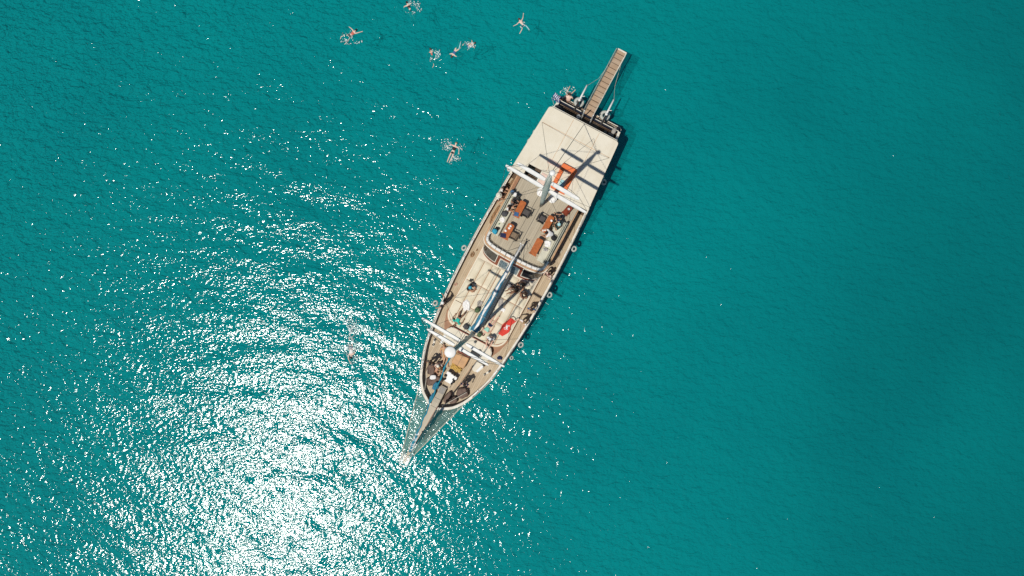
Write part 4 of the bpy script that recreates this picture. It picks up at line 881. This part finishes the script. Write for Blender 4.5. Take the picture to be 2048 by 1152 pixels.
beanbag(-0.76, -9.72, 0.34, 0.46, 0.32, R(-25), 3, 'brown bean bag left of the bowsprit with blue sail lying on it'); beanbag(1.38, -9.55, 0.40, 0.46, 0.34, R(-30), 4, 'largest brown bean bag, nearest the right rail of the bow')
beanbag(1.02, -10.35, 0.28, 0.34, 0.28, R(-40), 5, 'brown bean bag in the right bow under a pale rope, furthest forward'); beanbag(0.52, -10.35, 0.20, 0.5, 0.26, R(-8), 6, 'narrow folded brown bean bag right beside the bowsprit')
part(MB().tube([(1.62, -9.3, 3.1), (0.5, -11.05, 3.15)], 0.022, 6), 'bow_line', 'rope'); part(MB().tube([(-1.75, -9.2, 3.1), (-1.2, -10.6, 3.15)], 0.02, 6), 'bow_line', 'rope')
m = MB().lump((0, 0, 0.06), (0.24, 0.17, 0.07), 0.15, 4, 0.7); single(m, 'pillow', 'whitecloth', 'white pillow lying between two bean bags in the left bow', 'pillow', (-1.12, -9.52, 2.82), R(35), smooth=True)
m = MB().lump((0, 0, 0.05), (0.19, 0.14, 0.05), 0.5, 9, 0.9); single(m, 'shirt', 'navycloth', 'dark purple shirt dropped on the right side deck by the spreader tip', 'clothes', (2.62, -5.95, 2.26), R(20), smooth=True)

# ------------------------------------------------------------------ people
def skin_mesh(name, verts, edges, rad, mat, parent=None, root=0, sub=2):
    me = bpy.data.meshes.new(name); me.from_pydata([tuple(v) for v in verts], edges, []); me.materials.append(M[mat])
    o = bpy.data.objects.new(name, me); col.objects.link(o)
    sk = o.modifiers.new('skin', 'SKIN'); sk.use_smooth_shade = True; sk.branch_smoothing = 0.4
    for i, d in enumerate(me.skin_vertices[0].data):
        r_ = rad[i]; d.radius = (r_, r_) if not isinstance(r_, tuple) else r_; d.use_root = (i == root)
    sb = o.modifiers.new('smooth', 'SUBSURF'); sb.levels = sub; sb.render_levels = sub
    if parent: o.parent = parent
    return o
V = Vector
def pose(kind, **kw):
    """joints of a 1.7 m figure facing +Y, base at the origin; sides 'l' (-x) and 'r' (+x)"""
    J = {}
    if kind == 'stand':
        J = dict(pelvis=V((0, 0, .92)), belly=V((0, .01, 1.08)), chest=V((0, 0, 1.30)), neck=V((0, .0, 1.46)), head=V((0, .03, 1.60)), fwd=V((0, 1, 0)), up=V((0, 0, 1)))
        for s_, x in (('l', -1), ('r', 1)):
            J['sh' + s_] = V((x * .18, 0, 1.40)); J['el' + s_] = V((x * .27, -.02, 1.13)); J['wr' + s_] = V((x * .24, .16, .95)); J['hp' + s_] = V((x * .09, 0, .88)); J['kn' + s_] = V((x * .11, .03, .48)); J['an' + s_] = V((x * .11, -.01, .08)); J['to' + s_] = V((x * .13, .17, .03))
    elif kind == 'seat':
        J = dict(pelvis=V((0, 0, .10)), belly=V((0, -.02, .27)), chest=V((0, .02, .48)), neck=V((0, .05, .64)), head=V((0, .10, .77)), fwd=V((0, 1, -.1)), up=V((0, .15, 1)))
        for s_, x in (('l', -1), ('r', 1)):
            J['sh' + s_] = V((x * .18, .03, .58)); J['el' + s_] = V((x * .27, .12, .34)); J['wr' + s_] = V((x * .14, .32, .26)); J['hp' + s_] = V((x * .09, .03, .10)); J['kn' + s_] = V((x * .12, .44, .12)); J['an' + s_] = V((x * .12, .50, -.30)); J['to' + s_] = V((x * .13, .66, -.36))
    elif kind == 'floor':
        J = dict(pelvis=V((0, 0, .10)), belly=V((0, -.04, .26)), chest=V((0, -.02, .46)), neck=V((0, .03, .62)), head=V((0, .08, .75)), fwd=V((0, 1, -.2)), up=V((0, .2, 1)))
        for s_, x in (('l', -1), ('r', 1)):
            J['sh' + s_] = V((x * .18, 0, .56)); J['el' + s_] = V((x * .27, .14, .34)); J['wr' + s_] = V((x * .10, .34, .34)); J['hp' + s_] = V((x * .09, .03, .09)); J['kn' + s_] = V((x * .20, .40, .34)); J['an' + s_] = V((x * .10, .66, .07)); J['to' + s_] = V((x * .12, .84, .05))
    elif kind == 'lie':
        J = dict(pelvis=V((0, 0, .10)), belly=V((0, -.16, .10)), chest=V((0, -.38, .12)), neck=V((0, -.54, .12)), head=V((0, -.69, .12)), fwd=V((0, 0, 1)), up=V((0, -1, 0)))
        for s_, x in (('l', -1), ('r', 1)):
            J['sh' + s_] = V((x * .18, -.46, .11)); J['el' + s_] = V((x * .30, -.22, .08)); J['wr' + s_] = V((x * .28, .04, .06)); J['hp' + s_] = V((x * .09, .04, .10)); J['kn' + s_] = V((x * .12, .45, .10)); J['an' + s_] = V((x * .13, .86, .07)); J['to' + s_] = V((x * .16, .98, .14))
    elif kind == 'swim':
        J = dict(pelvis=V((0, 0, -.04)), belly=V((0, .16, -.01)), chest=V((0, .38, .03)), neck=V((0, .54, .05)), head=V((0, .68, .08)), fwd=V((0, .5, -.8)), up=V((0, .9, .4)))
        for s_, x in (('l', -1), ('r', 1)):
            J['sh' + s_] = V((x * .18, .46, .03)); J['el' + s_] = V((x * .44, .50, 0)); J['wr' + s_] = V((x * .62, .34, -.02)); J['hp' + s_] = V((x * .09, -.04, -.04)); J['kn' + s_] = V((x * .20, -.44, -.06)); J['an' + s_] = V((x * .26, -.82, -.04)); J['to' + s_] = V((x * .30, -1.0, -.03))
    for k, v in kw.items(): J[k] = V(v)
    return J
def person(label, loc, rz, J, skin, hair, top=None, bottom=None, hat=None, group=None, on_boat=True, scale=1.06, longhair=False, sleeves=True, legs=False):
    vs_, es, rd = [], [], []
    def a(p, r_, link=None):
        vs_.append(p * scale); rd.append(r_ * scale if not isinstance(r_, tuple) else tuple(q * scale for q in r_)); i = len(vs_) - 1
        if link is not None: es.append((link, i))
        return i
    pe = a(J['pelvis'], (.135, .11)); be = a(J['belly'], (.125, .10), pe); ch = a(J['chest'], (.145, .11), be); nk = a(J['neck'], .055, ch)
    up = J['up'].normalized(); fw = J['fwd'].normalized()
    hd = a(J['head'], .088, nk); a(J['head'] + up * .075, .07, hd); a(J['head'] + fw * .085 - up * .01, .018, hd)
    for s_, x in (('l', -1), ('r', 1)):
        sh = a(J['sh' + s_], .062, ch); el = a(J['el' + s_], .043, sh); wr = a(J['wr' + s_], .030, el)
        d = (J['wr' + s_] - J['el' + s_]).normalized(); pl = a(J['wr' + s_] + d * .06, .034, wr)
        sd = d.cross(V((0, 0, 1)));  sd = sd.normalized() if sd.length > .1 else V((1, 0, 0))
        base = J['wr' + s_] + d * .10
        for q, ln in ((-.030, .062), (-.010, .075), (.011, .070), (.031, .052)):
            k = a(base + sd * q * 0.8, .0105, pl); a(base + sd * q * 1.15 + d * ln * .6 - V((0, 0, .008)), .0095, k)
        k = a(J['wr' + s_] + d * .05 + sd * x * .045, .012, pl); a(J['wr' + s_] + d * .09 + sd * x * .062, .010, k)
        hp = a(J['hp' + s_], .092, pe); kn = a(J['kn' + s_], .062, hp); an = a(J['an' + s_], .042, kn); a(J['to' + s_], .034, an)
    o = skin_mesh('person', vs_, es, rd, skin); place(o, loc, rz, on_boat); tag(o, label, 'person', group)
    sc = scale
    if top:
        v2 = [J['belly'].lerp(J['pelvis'], .5), J['belly'], J['chest'], J['shl'], J['shr']]; e2 = [(0, 1), (1, 2), (2, 3), (2, 4)]; r2_ = [(.155, .128), (.146, .12), (.165, .13), .082, .082]
        if sleeves: v2 += [J['shl'].lerp(J['ell'], .7), J['shr'].lerp(J['elr'], .7)]; e2 += [(3, 5), (4, 6)]; r2_ += [.066, .066]
        skin_mesh('shirt', [p * sc for p in v2], e2, [tuple(q * sc for q in x) if isinstance(x, tuple) else x * sc for x in r2_], top, o)
    if bottom:
        f = .95 if legs else .5
        v2 = [J['pelvis'].lerp(J['belly'], .35), J['pelvis'], J['hpl'], J['hpr'], J['hpl'].lerp(J['knl'], f), J['hpr'].lerp(J['knr'], f)]; e2 = [(0, 1), (1, 2), (1, 3), (2, 4), (3, 5)]; r2_ = [.143, .15, .108, .108, .094, .094]
        if legs: v2 += [J['anl'], J['anr']]; e2 += [(4, 6), (5, 7)]; r2_ += [.062, .062]
        skin_mesh('trousers' if legs else 'shorts', [p * sc for p in v2], e2, [x * sc for x in r2_], bottom, o)
    # hair: a cap over the crown and back of the head
    q = up.to_track_quat('Z', 'Y').to_matrix(); hc = (J['head'] + up * .035 - fw * .030) * sc
    m = MB().lump((0, 0, 0), (.103 * sc, .103 * sc, .098 * sc), 0.10, len(label), nu=14, nv=10, freq=3.0); m.v = [tuple(q @ V(p) + hc) for p in m.v]
    if longhair:
        m2 = MB().lump((0, 0, 0), (.08 * sc, .05 * sc, .15 * sc), 0.2, len(label) + 3, nu=12, nv=8); c2 = (J['head'] - up * .12 - fw * .085) * sc; m.add([q @ V(p) + c2 for p in m2.v], m2.f)
    if hair: m.build('hair', hair, o, True)
    if hat:
        kind, hm = hat; c2 = (J['head'] + up * .065 - fw * .012) * sc; brim = .21 if kind == 'sun' else .125
        m = MB().lathe([(.108 * sc, 0), (.112 * sc, .03), (.10 * sc, .075), (.06 * sc, .10)], 16); m.lathe([(.10 * sc, -.008), (brim * sc, -.018), (brim * sc, -.008), (.10 * sc, .006)], 20)
        m.v = [tuple(q @ V(p) + c2) for p in m.v]; m.build('hat', hm, o, True)
    return o
D = 2.2
# along the left rail
person('person in a wide white sun hat sitting on the left rail', (-3.22, 4.72, 2.62), R(-70), pose('seat', anl=(-.12, .42, -.34), anr=(.12, .46, -.32)), 'skin2', 'hairbrown', 'whitecloth', 'whitecloth', ('sun', 'straw'), longhair=True)
person('dark-haired person in a white top on the left rail behind the sun hat', (-3.18, 5.42, 2.62), R(-90), pose('seat'), 'skin2', 'hairblack', 'whitecloth', 'blackcloth')
person('dark-haired person in black sitting on the left side deck by the deckhouse', (-2.72, 5.12, D), R(160), pose('floor'), 'skin2', 'hairbrown', 'charcoal', 'blackcloth')
person('person in black with a white cap standing at the left rail by a ring fender', (-2.98, -4.22, D), R(95), pose('stand', head=(0, .06, 1.60), elr=(.40, .1, 1.2), wrr=(.5, .3, 1.1), ell=(-.38, .1, 1.2), wrl=(-.5, .3, 1.1)), 'skin2', 'hairblack', 'blackcloth', 'blackcloth', ('cap', 'whitecloth'), legs=True)
# along the right side deck
person('auburn-haired person standing on the right side deck by the deckhouse window', (2.88, 1.30, D), R(160), pose('stand'), 'skin4', 'hairred', 'pink', 'coral', longhair=True)
person('person in a blue top standing on the right side deck below the sun mattresses', (2.95, -1.55, D), R(200), pose('stand', head=(0, .10, 1.58)), 'skin2', 'hairbrown', 'bluecloth', 'palecyan')
person('person in a white top and denim standing on the right side deck, nearer the bow', (2.93, -2.70, D), R(160), pose('stand', elr=(.36, .1, 1.15), wrr=(.46, .3, 1.05)), 'skin1', 'hairblond', 'whitecloth', 'jeans')
# foredeck
person('person all in black standing by the left rail of the foredeck', (-1.74, -8.55, 2.32), R(170), pose('stand'), 'skin3', 'hairblack', 'charcoal', 'blackcloth', legs=True)
person('person with a pale headband sitting on the foredeck left of the furled jib', (-1.22, -8.50, 2.30), R(-150), pose('floor'), 'skin1', 'hairblack', 'pink', 'blackcloth', ('cap', 'rail'))
person('person in tan sitting on the foredeck right beside the furled jib', (-0.86, -8.72, 2.30), R(160), pose('floor'), 'skin2', 'hairblond', 'hatch', 'navycloth')
person('dark-haired person lying on the foredeck beside the fore cabin', (-1.18, -7.62, 2.30), R(215), pose('lie'), 'skin2', 'hairblack', 'hatch', 'hatch')
person('person in denim with a dark top standing by the largest bean bag', (1.22, -8.75, 2.32), R(-160), pose('stand'), 'skin1', 'hairblack', 'navycloth', 'jeans', legs=True, longhair=True)
# sun deck
person('person in a jade green top lying at the forward left corner of the sun deck', (-1.48, -4.62, SD), R(-4), pose('lie', knl=(-.16, .30, .38), anl=(-.13, .50, .07), knr=(.16, .34, .36), anr=(.16, .56, .07), tol=(-.15, .66, .04), tor=(.18, .72, .04), ell=(-.40, -.30, .08), wrl=(-.36, -.05, .08), elr=(.38, -.3, .08), wrr=(.36, -.06, .07)), 'skin3', 'hairbrown', 'jade', 'blackcloth')
person('person in a mint top and navy shorts sunbathing on the right of the boom', (0.80, -4.18, SD), R(-8), pose('lie', wrl=(-.42, -.42, .05), ell=(-.34, -.3, .08)), 'skin1', 'hairbrown', 'mint', 'navycloth', sleeves=False)
person('person in white curled up at the forward right edge of the sun deck', (1.30, -4.86, SD), R(190), pose('floor'), 'skin1', 'hairbrown', 'whitecloth', 'cyan', ('cap', 'whitecloth'))
person('person in a black top and teal shorts sitting on the left mattresses', (-1.92, -2.28, SD), R(-95), pose('floor', anl=(.05, .45, .08), anr=(-.06, .50, .08), tol=(.16, .5, .05), tor=(-.16, .55, .05), head=(0, .12, .74)), 'skin2', 'hairbrown', 'blackcloth', 'cyan', ('cap', 'cyan'))
person('person in black sitting on the right mattresses, closest to the boom shadow', (1.26, -0.72, SD), R(140), pose('floor'), 'skin3', 'hairblack', 'blackcloth', 'blackcloth', longhair=True)
person('person in black sitting against the right deckhouse window', (1.44, -0.20, SD), R(190), pose('floor'), 'skin2', 'hairblack', 'blackcloth', 'charcoal')
person('brown-haired person in a dark dress sitting at the right edge of the sun deck', (2.02, -0.72, SD), R(170), pose('floor', knl=(-.3, .26, .2), knr=(.3, .26, .2), anl=(.08, .36, .08), anr=(-.08, .40, .08), tol=(.2, .4, .05), tor=(-.2, .44, .05)), 'skin3', 'hairbrown', 'charcoal', 'hairred')
# upper deck
person('person in white and black sitting on the left bench beside the round black bag', (-2.0, 4.12, 4.95), R(-90), pose('seat'), 'skin2', 'hairblack', 'whitecloth', 'blackcloth')
person('dark-clothed person at the after end of the left bench', (-1.92, 4.58, 4.95), R(-75), pose('seat'), 'skin2', 'hairblack', 'charcoal', 'blackcloth', legs=True)
person('person in dark green with a white cap on the right bench', (1.90, 4.66, 4.95), R(100), pose('seat', ell=(-.4, .16, .4), elr=(.4, .16, .4)), 'skin2', 'hairblack', 'darkgreen', 'darkgreen', ('cap', 'palecyan'), legs=True)
person('person in black at the after end of the right bench', (1.72, 5.12, 4.95), R(80), pose('seat'), 'skin2', 'hairblack', 'navycloth', 'blackcloth', legs=True)
person('dark-haired person in a white shirt leaning over from the right bench', (1.68, 3.86, 4.95), R(110), pose('seat', chest=(0, .22, .40), neck=(0, .34, .5), head=(0, .42, .60), shl=(-.18, .26, .46), shr=(.18, .26, .46), ell=(-.3, .42, .38), wrl=(-.2, .62, .34), elr=(.3, .42, .38), wrr=(.2, .62, .34)), 'skin2', 'hairblack', 'whitecloth', 'whitecloth')

# ------------------------------------------------------------------ swimmers
def wpt(px, py, z=0.0):
    p = cam_ground(px, py, 0.0); return (p.x, p.y, z)
def foam(px, py, rad, n, seed, ring=0.5, parent_label=None, sx=1.0, sy=1.0):
    """broken foam flecks floating on the water"""
    rnd = random.Random(seed); m = MB()
    for i in range(int(n * 1.8)):
        a = rnd.uniform(0, 2 * math.pi)
        if noise.noise(Vector((math.cos(a) * 1.6 + seed, math.sin(a) * 1.6, seed))) < -0.08: continue
        r_ = rad * (ring + (1 - ring) * rnd.random()) * rnd.uniform(0.5, 1.25); x, y = r_ * math.cos(a) * sx, r_ * math.sin(a) * sy
        s1 = rnd.uniform(0.010, 0.036); ln = rnd.uniform(1, 3.2); rot = a + math.pi / 2 + rnd.uniform(-.5, .5)
        m.lump((x, y, 0.05), (s1 * ln, s1, 0.035), 0.5, i + seed, nu=8, nv=4, rz=rot)
    o = m.build('foam', 'foam', None, True, kind='stuff'); o.location = wpt(px, py, 0.02); return o
G = 'swimmers in the sea near the stern'
person('swimmer in a black suit floating on the back in foam left of the awning', wpt(906, 303, -.025), R(-22), pose('swim', ell=(-.36, .44, 0), wrl=(-.58, .24, .02), elr=(.36, .40, .02), wrr=(.46, .10, .03), knl=(-.12, -.42, -.02), knr=(.10, -.42, -.02), anl=(-.12, -.82, .0), anr=(.06, -.82, .0), tol=(-.12, -.96, 0), tor=(.05, -.96, 0), fwd=(0, .2, 1)), 'skin4', 'hairblond', 'blackcloth', 'blackcloth', on_boat=False, sleeves=False, scale=1.0)
foam(908, 303, 0.95, 120, 3, 0.55); foam(893, 292, 0.5, 30, 4, 0.2)
person('swimmer in a dark suit with one leg trailing at the top edge of the picture', wpt(820, 19, -.025), R(25), pose('swim', ell=(-.40, .46, .03), wrl=(-.52, .20, .02), elr=(.40, .50, 0), wrr=(.60, .40, 0), knr=(.0, -.46, -.04), anr=(.02, -.92, -.02), tor=(.02, -1.08, 0), knl=(-.22, -.30, -.15), anl=(-.2, -.55, -.25)), 'skin4', 'hairblack', 'blackcloth', 'blackcloth', on_boat=False, sleeves=False, group=G, scale=0.86)
foam(826, 17, 0.65, 60, 8, 0.5)
person('swimmer with red top splashing furthest left of the group', wpt(701, 70, -.025), R(-50), pose('swim', elr=(.30, .70, .03), wrr=(.40, .95, .03), ell=(-.44, .44, .02), wrl=(-.62, .40, .02), knl=(-.30, -.40, -.04), anl=(-.46, -.75, -.02), knr=(.22, -.42, -.04), anr=(.30, -.80, -.02)), 'skin4', 'hairblack', 'coral', 'blackcloth', on_boat=False, sleeves=False, group=G, scale=0.86)
foam(703, 84, 0.9, 40, 9, 0.5, sy=0.35); foam(695, 74, 0.5, 25, 10, 0.4)
person('swimmer with a pale snorkel tube in front, lower left of the group near the stern', wpt(865, 113, -.025), R(15), pose('swim', ell=(-.36, .44, .02), wrl=(-.46, .20, .03), elr=(.36, .54, .02), wrr=(.44, .34, .03), knl=(-.08, -.42, -.05), anl=(-.10, -.84, -.03), knr=(.12, -.3, -.25), anr=(.12, -.5, -.4)), 'skin1', 'hairbrown', 'coral', 'navycloth', on_boat=False, sleeves=False, group=G, scale=.85)
foam(867, 111, 0.5, 50, 12, 0.6)
person('swimmer with limbs spread wide beside a blue noodle, middle of the group', wpt(911, 101, -.025), R(150), pose('swim', ell=(-.42, .44, .02), wrl=(-.66, .20, .02), elr=(.40, .66, .02), wrr=(.44, .92, .02), knl=(-.26, -.42, -.02), anl=(-.34, -.84, 0), knr=(.05, -.46, -.04), anr=(.12, -.86, -.02)), 'skin4', 'hairbrown', 'bluecloth', 'pink', on_boat=False, sleeves=False, group=G, scale=0.86)
person('swimmer splashing in foam at the right of the group of three', wpt(937, 91, -.025), R(-70), pose('swim'), 'skin1', 'hairbrown', 'skin2', 'bluecloth', on_boat=False, sleeves=False, group=G, scale=.78)
foam(938, 91, 0.45, 70, 14, 0.3)
person('swimmer with arms and legs spread, alone with a pale noodle left of the gangway end', wpt(1046, 50, -.025), R(35), pose('swim', ell=(-.44, .40, .02), wrl=(-.78, .46, .02), elr=(.42, .60, .02), wrr=(.64, .86, .02), knl=(-.34, -.30, 0), anl=(-.66, -.46, .02), knr=(.2, -.44, -.04), anr=(.16, -.80, -.02), tor=(.2, -.95, 0), tol=(-.8, -.52, .02)), 'skin4', 'hairred', 'pink', 'navycloth', on_boat=False, sleeves=False, group=G, scale=0.80)
foam(1046, 51, 0.35, 14, 33, 0.3)
def noodle(label, px, py, rz, l_, mat):
    m = MB().tube([(0, -l_ / 2, 0.03), (0.01, 0, 0.05), (0, l_ / 2, 0.03)], 0.045, 8); single(m, 'pool_noodle', mat, label, 'noodle', wpt(px, py, .03), rz, smooth=True, on_boat=False)
noodle('blue-white noodle sticking up between two swimmers', 920, 91, R(-14), 0.62, 'palecyan'); noodle('pale noodle beside the spread-limbed swimmer above the gangway', 1055, 56, R(38), 0.5, 'palecyan'); noodle('short pale noodle ahead of the snorkelling swimmer', 878, 104, R(-25), 0.35, 'palecyan')
person('front-crawl swimmer leaving a foaming wake amid the sun glitter left of the boat', wpt(702, 697, -.025), R(182), pose('swim', elr=(.22, .74, .05), wrr=(.10, 1.02, .04), ell=(-.28, .22, 0), wrl=(-.26, -.02, -.02), knl=(-.09, -.44, -.03), knr=(.09, -.44, -.03), anl=(-.08, -.86, 0), anr=(.10, -.86, 0)), 'skin4', 'hairblack', 'whitecloth', 'bluecloth', on_boat=False, sleeves=False)
foam(700, 665, 1.6, 170, 20, 0.05, sx=0.55, sy=1.0); foam(703, 705, 1.0, 60, 21, 0.4, sx=0.7)
# bathers at the stern platform
person('bare-backed bather sitting on the stern platform beside the flag', tuple(BOAT @ V((-2.05, 14.02, 1.13))), TH + R(20), pose('seat', chest=(0, .16, .40), neck=(0, .26, .52), head=(0, .34, .62), shl=(-.2, .18, .48), shr=(.2, .18, .48)), 'skin4', 'hairbrown', None, 'skin2', on_boat=False, scale=1.2)
person('pink-shouldered bather in the water just off the stern platform', tuple(BOAT @ V((-2.45, 14.62, .02))), TH + R(170), pose('swim', ell=(-.36, .6, .03), wrl=(-.3, .86, .05), elr=(.36, .6, .03), wrr=(.3, .86, .05)), 'skin1', 'hairblack', 'coral', 'jade', on_boat=False, sleeves=False, scale=.9)
person('brown-haired bather sitting on the platform next to the flag staff', tuple(BOAT @ V((-2.55, 13.75, 1.13))), TH + R(60), pose('seat'), 'skin2', 'hairbrown', 'skin4', 'navycloth', on_boat=False, scale=.95)
foam(1140, 181, 0.6, 26, 30, 0.6, sy=0.5); foam(1128, 190, 0.4, 16, 31, 0.4)
